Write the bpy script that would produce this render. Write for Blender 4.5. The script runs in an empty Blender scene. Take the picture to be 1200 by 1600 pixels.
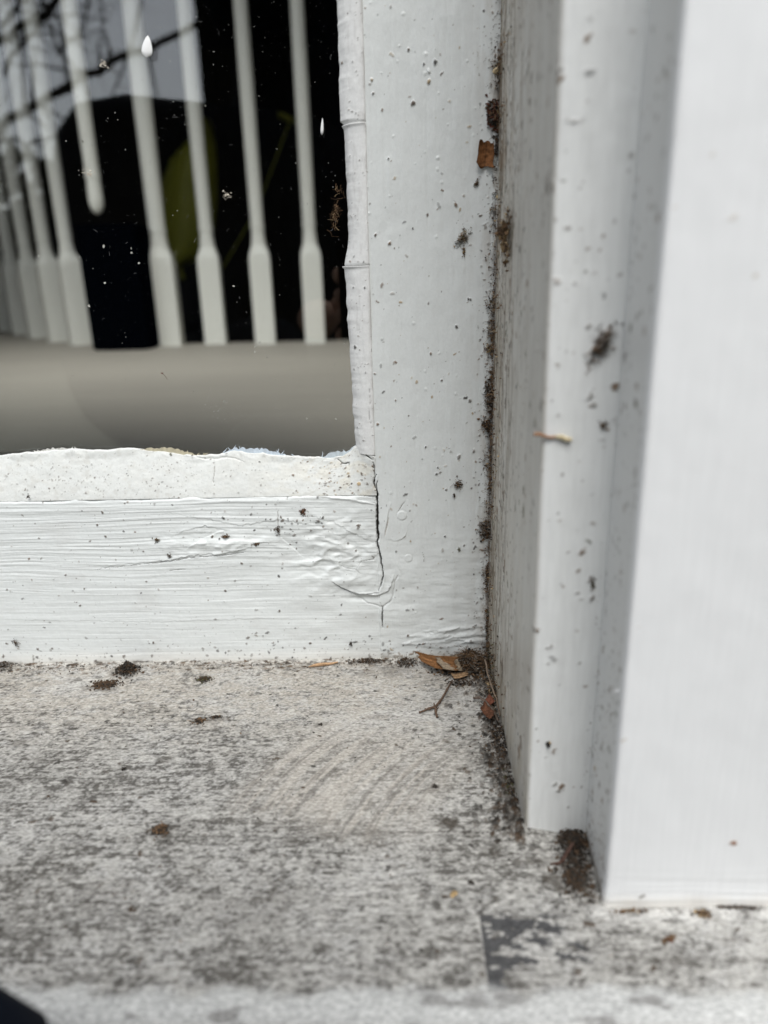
import bpy, math, random
import numpy as np
from mathutils import Vector, Matrix, noise as mnoise

# ------------------------------------------------------------------ camera, world, sun, exposure
SC = bpy.context.scene
COL = SC.collection
PITCH, YAW, ROLL = 0.3167, -0.0331, -0.0276
FPX, PW, PH = 1120.0, 1200.0, 1600.0
CAM = np.array([0.0, -0.29, 0.0])
cp, sp, cy, sy = math.cos(PITCH), math.sin(PITCH), math.cos(YAW), math.sin(YAW)
FW = np.array([sy * cp, cy * cp, -sp]); RT = np.array([cy, -sy, 0.0]); UP = np.cross(RT, FW)
_c, _s = math.cos(ROLL), math.sin(ROLL)
RT, UP = _c * RT + _s * UP, -_s * RT + _c * UP
cd = bpy.data.cameras.new('camera'); cam = bpy.data.objects.new('camera', cd); COL.objects.link(cam)
cd.sensor_fit = 'VERTICAL'; cd.sensor_height = 9.8; cd.sensor_width = 7.35
cd.lens = FPX / PH * 9.8
cd.clip_start = 0.004; cd.clip_end = 2000
m = Matrix.Identity(4)
for i in range(3):
    m[i][0], m[i][1], m[i][2], m[i][3] = RT[i], UP[i], -FW[i], CAM[i]
cam.matrix_world = m
cd.dof.use_dof = True; cd.dof.focus_distance = 0.292; cd.dof.aperture_fstop = 2.0
SC.camera = cam

SUN_EL, SUN_AZ = math.radians(58), math.radians(172)      # azimuth measured from +Y clockwise: behind the camera
w = bpy.data.worlds.new("World"); SC.world = w; w.use_nodes = True
nt = w.node_tree; nt.nodes.clear()
sky = nt.nodes.new('ShaderNodeTexSky'); sky.sky_type = 'NISHITA'; sky.sun_disc = False
sky.sun_elevation = SUN_EL; sky.sun_rotation = SUN_AZ
sky.air_density = 1.0; sky.dust_density = 1.5; sky.ozone_density = 1.0
hs = nt.nodes.new('ShaderNodeHueSaturation'); hs.inputs['Saturation'].default_value = 0.30
bg = nt.nodes.new('ShaderNodeBackground'); bg.inputs['Strength'].default_value = 0.15
wo = nt.nodes.new('ShaderNodeOutputWorld')
nt.links.new(sky.outputs[0], hs.inputs['Color']); nt.links.new(hs.outputs[0], bg.inputs[0]); nt.links.new(bg.outputs[0], wo.inputs[0])

sd = bpy.data.lights.new('sun', 'SUN'); sd.energy = 2.0; sd.angle = math.radians(32); sd.color = (1, 0.985, 0.96)
so = bpy.data.objects.new('sun', sd); COL.objects.link(so)
sdir = Vector((math.sin(SUN_AZ) * math.cos(SUN_EL), math.cos(SUN_AZ) * math.cos(SUN_EL), math.sin(SUN_EL)))
so.rotation_euler = sdir.to_track_quat('Z', 'Y').to_euler(); so.location = (0, -3, 5)
SC.view_settings.view_transform = 'Standard'; SC.view_settings.look = 'None'
SC.view_settings.exposure = 0.60; SC.view_settings.gamma = 1; SC.view_settings.use_curve_mapping = False
SC.render.engine = 'CYCLES'
SC.cycles.max_bounces = 8; SC.cycles.transparent_max_bounces = 8

rng = np.random.RandomState(11); random.seed(5)

# ------------------------------------------------------------------ picture point -> point on a real surface
def ray(px, py):
    return RT * ((px - PW / 2) / FPX) + UP * (-(py - PH / 2) / FPX) + FW
def onY(px, py, y):
    d = ray(px, py); return CAM + d * ((y - CAM[1]) / d[1])
def onX(px, py, x):
    d = ray(px, py); return CAM + d * ((x - CAM[0]) / d[0])
def onZ(px, py, z):
    d = ray(px, py); return CAM + d * ((z - CAM[2]) / d[2])

XJ, YO, XK, YT, ZS, YG = 0.0352, -0.108, 0.0523, -0.1356, -0.1655, 0.0066
ZTOP = 0.30

# ------------------------------------------------------------------ tags and node helpers
def tag(o, label=None, cat=None, group=None, kind=None):
    if label: o['label'] = label
    if cat: o['category'] = cat
    if group: o['group'] = group
    if kind: o['kind'] = kind
    return o
def empty(name, loc=(0, 0, 0)):
    o = bpy.data.objects.new(name, None); COL.objects.link(o); o.location = loc; o.empty_display_size = 0.02
    return o
def link(name, me, mat=None, parent=None):
    o = bpy.data.objects.new(name, me); COL.objects.link(o)
    if mat: me.materials.append(mat)
    if parent:
        o.parent = parent; o.matrix_parent_inverse = Matrix.Translation(-Vector(parent.location))
    return o

def mat_new(name):
    mt = bpy.data.materials.new(name); mt.use_nodes = True
    return mt, mt.node_tree, mt.node_tree.nodes['Principled BSDF']
def noise_node(t, scale, stretch=(1, 1, 1), detail=4, rough=0.6, coord='Object'):
    tc = t.nodes.new('ShaderNodeTexCoord'); mp = t.nodes.new('ShaderNodeMapping'); mp.inputs['Scale'].default_value = stretch
    n = t.nodes.new('ShaderNodeTexNoise'); n.inputs['Scale'].default_value = scale; n.inputs['Detail'].default_value = detail
    n.inputs['Roughness'].default_value = rough
    t.links.new(tc.outputs[coord], mp.inputs[0]); t.links.new(mp.outputs[0], n.inputs['Vector'])
    return n
def attr_mat(name, rough=0.5, fine=600, stretch=(1, 1, 1), bump=0.3, bdist=0.0001, var=0.12, spec=0.4):
    """material whose colour comes from the mesh's own 'Col' attribute, varied by fine procedural grain"""
    mt, t, b = mat_new(name)
    a = t.nodes.new('ShaderNodeAttribute'); a.attribute_name = 'Col'
    n = noise_node(t, fine, stretch)
    mr = t.nodes.new('ShaderNodeMapRange'); mr.inputs[1].default_value = 0.3; mr.inputs[2].default_value = 0.7
    mr.inputs[3].default_value = 1 - var; mr.inputs[4].default_value = 1 + var
    t.links.new(n.outputs[0], mr.inputs[0])
    vm = t.nodes.new('ShaderNodeVectorMath'); vm.operation = 'SCALE'
    t.links.new(a.outputs['Color'], vm.inputs[0]); t.links.new(mr.outputs[0], vm.inputs['Scale'])
    t.links.new(vm.outputs[0], b.inputs['Base Color'])
    bp = t.nodes.new('ShaderNodeBump'); bp.inputs['Strength'].default_value = bump; bp.inputs['Distance'].default_value = bdist
    t.links.new(n.outputs[0], bp.inputs['Height']); t.links.new(bp.outputs[0], b.inputs['Normal'])
    b.inputs['Roughness'].default_value = rough; b.inputs['Specular IOR Level'].default_value = spec
    return mt
def plain_mat(name, col, rough=0.6, scale=20, var=0.2, bump=0.2, bdist=0.002, stretch=(1, 1, 1), spec=0.4):
    mt, t, b = mat_new(name)
    n = noise_node(t, scale, stretch)
    mx = t.nodes.new('ShaderNodeMix'); mx.data_type = 'RGBA'
    mx.inputs[6].default_value = tuple(c * (1 - var) for c in col) + (1,); mx.inputs[7].default_value = tuple(min(1, c * (1 + var)) for c in col) + (1,)
    t.links.new(n.outputs[0], mx.inputs[0]); t.links.new(mx.outputs[2], b.inputs['Base Color'])
    bp = t.nodes.new('ShaderNodeBump'); bp.inputs['Strength'].default_value = bump; bp.inputs['Distance'].default_value = bdist
    t.links.new(n.outputs[0], bp.inputs['Height']); t.links.new(bp.outputs[0], b.inputs['Normal'])
    b.inputs['Roughness'].default_value = rough; b.inputs['Specular IOR Level'].default_value = spec
    return mt

M_SASH = attr_mat('gloss paint on sash', 0.38, 900, (1, 1, 1), 0.35, 0.00008, 0.03)
M_JAMB = attr_mat('gloss paint on jamb', 0.42, 700, (1, 1, 0.12), 0.35, 0.00012, 0.05)
M_CASE = attr_mat('brushed paint on casing', 0.5, 900, (1, 1, 0.06), 0.16, 0.00010, 0.025)
M_PUTTY = attr_mat('putty paint', 0.6, 1200, (1, 1, 1), 0.45, 0.00012, 0.05)
M_SILL = attr_mat('weathered sill', 0.92, 1500, (0.5, 1, 1), 1.0, 0.00025, 0.38, 0.15)
M_DEB = attr_mat('dead plant matter', 0.85, 1500, (1, 1, 1), 0.8, 0.00015, 0.35, 0.25)

# ------------------------------------------------------------------ numpy noise
def _h(ix, iy, seed):
    n = (ix.astype(np.int64) * 374761393 + iy.astype(np.int64) * 668265263 + seed * 2246822519) & 0xffffffff
    n = ((n ^ (n >> 13)) * 1274126177) & 0xffffffff
    n = (n ^ (n >> 16)) & 0xffffffff
    return n.astype(np.float64) / 4294967295.0
def vn(x, y, seed=0):
    ix = np.floor(x); iy = np.floor(y); fx = x - ix; fy = y - iy
    fx = fx * fx * (3 - 2 * fx); fy = fy * fy * (3 - 2 * fy)
    a = _h(ix, iy, seed); b = _h(ix + 1, iy, seed); c = _h(ix, iy + 1, seed); d = _h(ix + 1, iy + 1, seed)
    return (a * (1 - fx) + b * fx) * (1 - fy) + (c * (1 - fx) + d * fx) * fy
def fbm(x, y, seed=0, octs=4, gain=0.5):
    s = 0; amp = 1; tot = 0
    for o in range(octs):
        s = s + amp * vn(x * 2 ** o + 17.3 * o, y * 2 ** o - 9.1 * o, seed + o * 7); tot += amp; amp *= gain
    return s / tot
def sst(a, b, x):
    t = np.clip((x - a) / (b - a), 0, 1); return t * t * (3 - 2 * t)

# ------------------------------------------------------------------ a fine relief sheet: height + colour on a regular grid (a, b in metres)
class Field:
    def __init__(self, a0, a1, b0, b1, sa, sb, base):
        self.a = np.linspace(a0, a1, int(round((a1 - a0) / sa)) + 1); self.b = np.linspace(b0, b1, int(round((b1 - b0) / sb)) + 1)
        self.A, self.B = np.meshgrid(self.a, self.b)           # rows = b
        self.h = np.zeros_like(self.A); self.c = np.ones(self.A.shape + (3,)) * np.array(base)
    def win(self, a0, a1, b0, b1):
        i0, i1 = np.searchsorted(self.a, [a0, a1]); j0, j1 = np.searchsorted(self.b, [b0, b1])
        if i1 - i0 < 1 or j1 - j0 < 1: return None
        return slice(j0, j1), slice(i0, i1)
    def mixc(self, s, mask, col, k=1.0):
        mk = (np.clip(mask, 0, 1) * k)[..., None]
        self.c[s] = self.c[s] * (1 - mk) + np.array(col) * mk
    def blob(self, a, b, r, col, k=1.0, h=0.0, asp=1.0, ang=0.0, rag=0.5, seed=None, soft=0.35):
        seed = int(rng.randint(1e6)) if seed is None else seed
        R = r * max(asp, 1) * 1.8
        s = self.win(a - R, a + R, b - R, b + R)
        if s is None: return
        da = self.A[s] - a; db = self.B[s] - b
        ca, sa_ = math.cos(ang), math.sin(ang)
        u = (da * ca + db * sa_) / asp; v = (-da * sa_ + db * ca)
        d = np.hypot(u, v) / r
        d = d + rag * (fbm(da / r * 1.4 + seed, db / r * 1.4, seed, 3) - 0.5) * 2
        mk = 1 - sst(1 - soft, 1 + soft * 0.3, d)
        self.mixc(s, mk, col, k)
        self.h[s] += h * mk * (0.6 + 0.8 * fbm(da / r * 3 + 5, db / r * 3, seed + 3, 2))
    def _dist(self, s, pts):
        A, B = self.A[s], self.B[s]; best = np.full(A.shape, 1e9); side = np.zeros(A.shape); tt = np.zeros(A.shape)
        n = len(pts) - 1
        for i in range(n):
            p, q = np.array(pts[i]), np.array(pts[i + 1]); d = q - p; L2 = d @ d + 1e-18
            t = np.clip(((A - p[0]) * d[0] + (B - p[1]) * d[1]) / L2, 0, 1)
            ex = A - p[0] - t * d[0]; ey = B - p[1] - t * d[1]; dd = np.hypot(ex, ey)
            m_ = dd < best; best[m_] = dd[m_]; side[m_] = np.sign(d[0] * ey - d[1] * ex)[m_]; tt[m_] = ((i + t) / n)[m_]
        return best, side, tt
    def line(self, pts, wd, h=0.0, col=None, k=1.0, wob=0.0003, seed=1, taper=True, lip=0.0, gaps=0.0, step=0.0):
        P = np.array(pts); R = max(wd * 6, step * 4) + wob * 3 + 0.002
        s = self.win(P[:, 0].min() - R, P[:, 0].max() + R, P[:, 1].min() - R, P[:, 1].max() + R)
        if s is None: return
        A0, B0 = self.A[s].copy(), self.B[s].copy(); sA, sB = self.A, self.B
        wa = wob * (fbm(A0 * 700, B0 * 700, seed, 3) - .5) * 2; wb = wob * (fbm(A0 * 700 + 50, B0 * 700, seed + 9, 3) - .5) * 2
        tmpA, tmpB = self.A[s] + wa, self.B[s] + wb
        class T: pass
        d, side, t = Field._dist_static(tmpA, tmpB, pts)
        w_ = wd * (np.sin(np.clip(t, 0.02, 0.98) * math.pi) ** 0.5 if taper else 1.0) * (0.6 + 0.8 * fbm(A0 * 400, B0 * 400, seed + 4, 2))
        mk = np.exp(-(d / np.maximum(w_, 1e-6)) ** 2)
        if gaps: mk = mk * sst(gaps - .08, gaps + .08, fbm(A0 * 300, B0 * 300, seed + 20, 2))
        if step:
            self.h[s] += h * sst(0, .00022, d * side) * np.exp(-d / step) * (np.sin(np.clip(t, 0.0, 1.0) * math.pi) ** .6) * (.5 + fbm(A0 * 300, B0 * 300, seed + 40, 2))
            return
        self.h[s] += h * mk
        if lip: self.h[s] += lip * np.exp(-((d - wd * 2.2) / (wd * 1.6)) ** 2) * (side > 0)
        if col is not None: self.mixc(s, sst(0.25, 0.7, mk), col, k)
    @staticmethod
    def _dist_static(A, B, pts):
        best = np.full(A.shape, 1e9); side = np.zeros(A.shape); tt = np.zeros(A.shape); n = len(pts) - 1
        for i in range(n):
            p, q = np.array(pts[i]), np.array(pts[i + 1]); d = q - p; L2 = d @ d + 1e-18
            t = np.clip(((A - p[0]) * d[0] + (B - p[1]) * d[1]) / L2, 0, 1)
            ex = A - p[0] - t * d[0]; ey = B - p[1] - t * d[1]; dd = np.hypot(ex, ey)
            m_ = dd < best; best[m_] = dd[m_]; side[m_] = np.sign(d[0] * ey - d[1] * ex)[m_]; tt[m_] = ((i + t) / n)[m_]
        return best, side, tt
    def specks(self, n, fa, fb, rmin, rmax, cols, h=0.0, k=(0.5, 1.0), asp=2.0, power=2.5):
        """n small specks; fa, fb draw positions"""
        for _ in range(n):
            a, b = fa(), fb()
            r = rmin + (rmax - rmin) * rng.rand() ** power
            self.blob(a, b, r, cols[rng.randint(len(cols))], rng.uniform(*k), h * r / rmax, rng.uniform(1, asp), rng.uniform(0, 3.14), 0.6)

def build_sheet(name, P, N, F, mat, parent=None, back=(0, 0.02, 0), close=True):
    """P: base points (rows, cols, 3), N: normals; displaced by F.h; skirts run back to make a solid"""
    V = P + N * F.h[..., None]
    r, c = F.h.shape
    idx = np.arange(r * c).reshape(r, c)
    q = np.stack([idx[:-1, :-1], idx[:-1, 1:], idx[1:, 1:], idx[1:, :-1]], -1).reshape(-1, 4)
    # orientation check
    n0 = np.cross(V[0, 1] - V[0, 0], V[1, 0] - V[0, 0])
    flip = n0 @ N[0, 0] < 0
    if flip: q = q[:, ::-1]
    verts = V.reshape(-1, 3); cols = F.c.reshape(-1, 3)
    if close:
        loop = np.concatenate([idx[0, :-1], idx[:-1, -1], idx[-1, :0:-1], idx[:0:-1, 0]])
        bv = verts[loop] + np.array(back); nb = len(verts); L = len(loop)
        k = np.arange(L); k2 = (k + 1) % L
        sk = np.stack([loop[k], nb + k, nb + k2, loop[k2]], -1)
        if flip: sk = sk[:, ::-1]
        verts = np.concatenate([verts, bv]); cols = np.concatenate([cols, cols[loop]])
        q = np.concatenate([q, sk])
    me = bpy.data.meshes.new(name)
    me.vertices.add(len(verts)); me.vertices.foreach_set('co', verts.ravel())
    me.loops.add(q.size); me.loops.foreach_set('vertex_index', q.ravel().astype(np.int32))
    me.polygons.add(len(q)); me.polygons.foreach_set('loop_start', np.arange(0, q.size, 4, dtype=np.int32))
    me.polygons.foreach_set('loop_total', np.full(len(q), 4, dtype=np.int32))
    sm = np.ones(len(q), dtype=bool); me.polygons.foreach_set('use_smooth', sm)
    ca = me.color_attributes.new('Col', 'FLOAT_COLOR', 'POINT')
    c4 = np.ones((len(verts), 4), dtype=np.float32); c4[:, :3] = np.clip(cols, 0, 1); ca.data.foreach_set('color', c4.ravel())
    me.update(); me.validate()
    return link(name, me, mat, parent)

# ------------------------------------------------------------------ coloured mesh accumulator for debris and simple solids
class MB:
    def __init__(s): s.v = []; s.f = []; s.c = []
    def add(s, vs, fs, col, var=0.25):
        o = len(s.v); s.v += [tuple(v) for v in vs]
        for v in vs:
            k = 1 + random.uniform(-var, var); s.c.append(tuple(min(1, x * k) for x in col))
        s.f += [tuple(o + i for i in f) for f in fs]
    def tube(s, pts, rad, col, n=5, var=0.2, cap=True):
        pts = [Vector(p) for p in pts]; rad = rad if hasattr(rad, '__len__') else [rad] * len(pts)
        vs = []
        ref = Vector((0.3, 0.5, 0.8)).normalized()
        for i, p in enumerate(pts):
            t = (pts[min(i + 1, len(pts) - 1)] - pts[max(i - 1, 0)]).normalized()
            u = t.cross(ref).normalized(); v = t.cross(u)
            for k in range(n):
                a = 2 * math.pi * k / n; vs.append(p + (u * math.cos(a) + v * math.sin(a)) * rad[i])
        fs = [(i * n + k, i * n + (k + 1) % n, (i + 1) * n + (k + 1) % n, (i + 1) * n + k) for i in range(len(pts) - 1) for k in range(n)]
        if cap: fs += [tuple(range(n))[::-1], tuple(range((len(pts) - 1) * n, len(pts) * n))]
        s.add(vs, fs, col, var)
    def box(s, lo, hi, col=(1, 1, 1), var=0.0):
        x0, y0, z0 = lo; x1, y1, z1 = hi
        vs = [(x0, y0, z0), (x1, y0, z0), (x1, y1, z0), (x0, y1, z0), (x0, y0, z1), (x1, y0, z1), (x1, y1, z1), (x0, y1, z1)]
        s.add(vs, [(0, 3, 2, 1), (4, 5, 6, 7), (0, 1, 5, 4), (1, 2, 6, 5), (2, 3, 7, 6), (3, 0, 4, 7)], col, var)
    def rock(s, p, r, col, flat=0.6, n=None, var=0.35):
        """small irregular crumb: jittered octahedron"""
        d = [Vector((1, 0, 0)), Vector((0, 1, 0)), Vector((-1, 0, 0)), Vector((0, -1, 0)), Vector((0, 0, 1)), Vector((0, 0, -1))]
        R = Matrix.Rotation(random.uniform(0, 6.28), 3, Vector((random.gauss(0, 1), random.gauss(0, 1), random.gauss(0, 1))).normalized())
        sx, sy_, sz = random.uniform(.6, 1.6), random.uniform(.5, 1.1), random.uniform(.3, .9)
        vs = [Vector(p) + R @ Vector((v.x * sx, v.y * sy_, v.z * sz)) * r * random.uniform(.6, 1.3) for v in d]
        s.add(vs, [(0, 1, 4), (1, 2, 4), (2, 3, 4), (3, 0, 4), (1, 0, 5), (2, 1, 5), (3, 2, 5), (0, 3, 5)], col, var)
    def flake(s, p, r, col, n_axis=None, var=0.3, curl=0.5, th=0.00008):
        """thin curled chip with real thickness"""
        ax = Vector((random.gauss(0, 1), random.gauss(0, 1), random.gauss(0, 1))).normalized()
        if n_axis is not None: ax = (Vector(n_axis) * 1.6 + ax).normalized()
        u = ax.orthogonal().normalized(); u.rotate(Matrix.Rotation(random.uniform(0, 6.28), 3, ax)); v = ax.cross(u)
        asp = random.uniform(.3, .9); k = random.randint(5, 7); top = []; bot = []
        for i in range(k):
            a = 6.283 * i / k + random.uniform(-.3, .3); q = random.uniform(.6, 1.15)
            x, y = math.cos(a) * r * q, math.sin(a) * r * asp * q
            pt = Vector(p) + u * x + v * y + ax * (curl * x * x / r + random.uniform(-.1, .1) * r)
            top.append(pt); bot.append(pt - ax * th)
        vs = top + bot
        s.add(vs, [tuple(range(k)), tuple(range(2 * k - 1, k - 1, -1))] + [(i, k + i, k + (i + 1) % k, (i + 1) % k) for i in range(k)], col, var)
    def fibre(s, p, L, r, col, nrm=(0, 0, 1), lift=0.2):
        n_ = Vector(nrm); u = n_.orthogonal().normalized(); u.rotate(Matrix.Rotation(random.uniform(0, 6.28), 3, n_)); v = n_.cross(u)
        pts = []; a = random.uniform(-.6, .6); q = Vector(p) - u * L / 2; d = u.copy()
        for i in range(6):
            pts.append(q.copy()); d.rotate(Matrix.Rotation(a * .5 + random.uniform(-.3, .3), 3, n_)); d = (d + n_ * random.uniform(-lift, lift)).normalized()
            q = q + d * L / 5
        s.tube(pts, r, col, 3)
    def build(s, name, mat, parent=None, smooth=False):
        me = bpy.data.meshes.new(name); me.from_pydata([tuple(v) for v in s.v], [], s.f)
        ca = me.color_attributes.new('Col', 'FLOAT_COLOR', 'POINT')
        c4 = np.ones((len(s.v), 4), dtype=np.float32); c4[:, :3] = np.array(s.c); ca.data.foreach_set('color', c4.ravel())
        if smooth: me.polygons.foreach_set('use_smooth', np.ones(len(s.f), dtype=bool))
        me.update()
        return link(name, me, mat, parent)

BLK = (.032, .027, .022); DBR = (.078, .050, .030); BRN = (.15, .092, .050); TAN = (.34, .25, .14); PALE = (.52, .42, .26)
ORG = (.30, .13, .045); MOSS = (.07, .068, .03); GRY = (.20, .185, .165); RED = (.12, .045, .03)

# ================================================================== WINDOW SILL
SX0, SX1, SY1 = -0.26, 0.16, 0.004
F = Field(SX0, SX1, -0.172, SY1, 0.00032, 0.00030, (0.55, 0.53, 0.49))
A, B = F.A, F.B
mm = 1000.0
def sp_(px, py): p = onZ(px, py, ZS); return p[0], p[1]
warm = sst(-0.085, -0.02, B + 0.02 * (fbm(A * 25, B * 25, 3) - .5))           # cleaner, warmer strip by the window
big = fbm(A * 38 + B * 22, B * 50 - A * 20, 21, 4); mid = fbm(A * 180 + B * 90, B * 250 - A * 60, 31, 4, .62); fin = fbm(A * 560 + B * 160, B * 1000 - A * 90, 41, 4, .7)
grain = fbm(A * 120, B * 1600, 51, 3); fin2 = fbm(A * 1300, B * 1900, 43, 2, .7)
base = np.ones(A.shape + (3,)) * np.array((0.52, 0.51, 0.475))
wc = np.array((0.53, 0.49, 0.425))
F.c = base * (1 - .8 * warm[..., None]) + wc * .8 * warm[..., None]
# chalky white bloom
bloom = sst(.50, .68, mid * .5 + fin * .3 + (1 - big) * .3)
F.mixc(slice(None), bloom, (0.66, 0.655, 0.63), .6)
# dark mottling: strong toward the front and left, broken into specks near the window
left = sst(0.02, -0.10, A)
lvl = .30 + .30 * (1 - warm) + .10 * left + .09 * (big - .5) * 2 + .05 * np.sin(A * 60)
val = (mid - .5) * .50 + (big - .5) * .12 + (fin - .5) * .85 + (fin2 - .5) * .55 + (grain - .5) * .40 + (lvl - .47) * .62
dk = sst(-.06, .20, val)
F.mixc(slice(None), dk, (0.19, 0.182, 0.165), .70)
dk2 = sst(.16, .30, val + (fbm(A * 800, B * 1200, 44, 2) - .5) * .35)
F.mixc(slice(None), dk2, (0.085, 0.077, 0.066), .7)
F.mixc(slice(None), sst(.05, .16, (fin2 - .5) * .6 + (fbm(A * 480, B * 900, 45, 3) - .5) * .7 - val * .3), (.74, .725, .68), .45)
lines = sst(.66, .86, grain) * sst(.40, .62, fbm(A * 60, B * 90, 61, 3))
F.mixc(slice(None), lines, (0.22, 0.20, 0.18), .45)
F.h += -0.00022 * dk - 0.00012 * lines + 0.00022 * (mid - .5) + 0.00055 * (fin - .5) + 0.00020 * (fin2 - .5) + .0008 * (fbm(A * 18, B * 18, 5, 2) - .5)
# wiped, cleaner swathe with fine diagonal streaks
pA, pB = np.array(sp_(350, 1270)), np.array(sp_(470, 1110)); dd_ = (pB - pA) / np.linalg.norm(pB - pA)
Uu = (A - pA[0]) * dd_[0] + (B - pA[1]) * dd_[1]; Vv = -(A - pA[0]) * dd_[1] + (B - pA[1]) * dd_[0] + 4.5 * Uu * Uu
wz = sst(-.006, .012, Uu + .006 * (fbm(Vv * 160, Uu * 20, 202, 3) - .5) * 2) * sst(.075, .035, Uu) * sst(.006, -.004, Vv) * sst(-.075, -.045, Vv)
stk = fbm(Vv * 520, Uu * 28, 201, 4, .62)
F.mixc(slice(None), wz * (.35 + .65 * sst(.42, .62, stk)), (.62, .58, .515), .72)
F.mixc(slice(None), wz * sst(.60, .72, fbm(Vv * 900, Uu * 40, 205, 3)), (.24, .22, .195), .5)
F.h += wz * .00022 * (stk - .5)
# bare grey patch with a knife-straight left side
g0 = sp_(750, 1428); g1 = sp_(752, 1546)
s = F.win(g0[0] - .002, g0[0] + .045, g1[1] - .004, g0[1] + .003)
Aw, Bw = A[s], B[s]; u = (Aw - g0[0]); v = (Bw - g1[1]) / (g0[1] - g1[1])
lim = .005 + .0165 * sst(0.05, .9, v)
patch = sst(.47, .52, fbm(Aw * 260, Bw * 520, 77, 3) + .42 * np.exp(-u / .0022) - .06 * sst(.3, 1, u / lim)) * (u > 0) * sst(lim * 1.2, lim * .75, u) * sst(-.03, .03, v) * sst(1.04, .97, v)
for (bx, by, br, ba) in ((845, 1470, .0026, 2.2), (825, 1500, .0022, 2.4), (905, 1495, .0020, 2.5), (790, 1430, .0016, 2), (858, 1448, .0032, 2.6), (905, 1478, .0028, 2.2), (880, 1492, .0022, 2.0), (800, 1440, .003, 1.6), (835, 1458, .0012, 2)):
    ba_, bb_ = sp_(bx, by); F.blob(ba_, bb_, br * .5, (.09, .09, .092), .95, -.0002, ba, -.35, 1.1)
F.mixc(s, patch, (.09, .09, .092), .95); F.h[s] -= .0002 * patch
F.line([(g0[0], g0[1] + .0006), (g0[0] + .0002, g1[1] - .0005)], .00022, -.00025, (.10, .10, .10), .8, .00005, 5, False)
F.line([(g1[0] + .0012, g1[1] - .001), (g1[0] + .0022, g1[1] - .004), (g1[0] + .0004, g1[1] - .008)], .0005, -.0003, (.16, .16, .165), .9, .0006, 8)
# paler painted nosing along the front
nose = sst(-.1585, -.1625, B + .0035 * (fbm(A * 110, B * 160, 90) - .5) * 2)
F.mixc(slice(None), nose, (0.74, 0.75, 0.73), .80)
F.mixc(slice(None), nose * sst(.62, .74, fbm(A * 90, B * 240, 93, 3)), (.2, .19, .18), .6)
# bright painted fringe at the foot of the casing and of the window
fr = sst(.006, .0, np.abs(B - (-.1375))) * sst(.045, .05, A) * sst(.40, .52, fbm(A * 200, B * 260, 95, 3))
F.mixc(slice(None), fr, (.80, .79, .75), .8)
fr2 = sst(-.0042, -.0010, B + .0022 * (fbm(A * 170, B * 170, 96, 3) - .5) * 2) * sst(.02, .0, A)
F.mixc(slice(None), fr2, (.78, .76, .70), .75); F.h += fr2 * .0003
# stains and crumb-marks placed where the photograph has them
for (px, py, r, kk, a_) in ((195, 1052, 4.5, .5, 1.6), (155, 1075, 4, .5, 2.4), (120, 1062, 2.2, .5, 2), (60, 1068, 2, .4, 2), (320, 1058, 2.6, .55, 2.2), (325, 1125, 3.2, .5, 2.2), (255, 1187, 2.4, .5, 1.6), (165, 1205, 1.4, .8, 1.2),
                             (500, 1133, 1.8, .5, 1.8), (470, 1150, 1.3, .35, 2), (250, 1298, 3.0, .8, 1.3), (460, 1312, 3.2, .5, 1.5), (705, 1285, 2.4, .85, 1.8), (735, 1305, 2.2, .4, 1.4), (680, 1228, 1.4, .9, 1.1), (590, 1120, 2, .4, 2),
                             (770, 1330, 2.0, .5, 1.6), (720, 1200, 1.6, .4, 2), (620, 1385, 1.7, .5, 1.5), (737, 1378, .8, .8, 1), (620, 1045, 6, .35, 3), (690, 1090, 4, .25, 2), (60, 1190, 3, .4, 2), (110, 1130, 2, .35, 2),
                             (240, 1165, 1.4, .5, 1.4), (30, 1160, 2.5, .45, 1.8), (840, 1345, 3.0, .35, 1.6), (800, 1260, 2.6, .75, .8), (870, 1375, 4.5, .8, .9), (895, 1345, 4.5, .9, .8), (905, 1385, 4.0, .9, .8), (885, 1310, 3.2, .8, 1),
                             (1045, 1440, 1.0, .6, 2), (980, 1425, 2, .45, 3), (1010, 1422, 1.2, .5, 3), (1150, 1470, 3, .15, 2), (1080, 1500, 5, .2, 2), (990, 1500, 5, .2, 2), (560, 1300, 3, .2, 2), (400, 1420, 8, .22, 2), (150, 1400, 8, .2, 2)):
    a_0, b_0 = sp_(px, py)
    F.blob(a_0, b_0, r / mm, (.075, .062, .048), kk, .0001, a_, rng.uniform(-.2, .4), .8, soft=.8)
rb = sp_(250, 1292); F.blob(rb[0], rb[1], .0015, (.16, .09, .045), .8, .0003, 1.2)
# black-brown grime trapped along the window foot and along the jamb
for _ in range(420):
    a0_ = rng.uniform(-.2, .034); b0_ = -abs(rng.normal(0, .0045)) - .0005
    F.blob(a0_, b0_, rng.uniform(.0002, .0010), (BLK, DBR, BRN, GRY)[rng.randint(4)], rng.uniform(.3, .9), .00015, rng.uniform(1, 2.5), 0, .7)
for _ in range(900):
    t = rng.rand() ** .8; b0_ = -t * .112; a0_ = XJ - .0008 - abs(rng.normal(0, .0045 - .001 * t)) * (1 if rng.rand() < .85 else 2.5)
    F.blob(a0_, b0_, rng.uniform(.0002, .0011), (BLK, DBR, BLK, GRY)[rng.randint(4)], rng.uniform(.4, .95), .00018, rng.uniform(1, 2.2), 1.5, .7)
F.specks(900, lambda: rng.uniform(-.2, .10), lambda: -.158 * rng.rand() ** 1.2, .00015, .0010, [BLK, DBR, DBR, GRY], .0002, (.45, .95), 2.2, 4)
F.c *= .65
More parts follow.
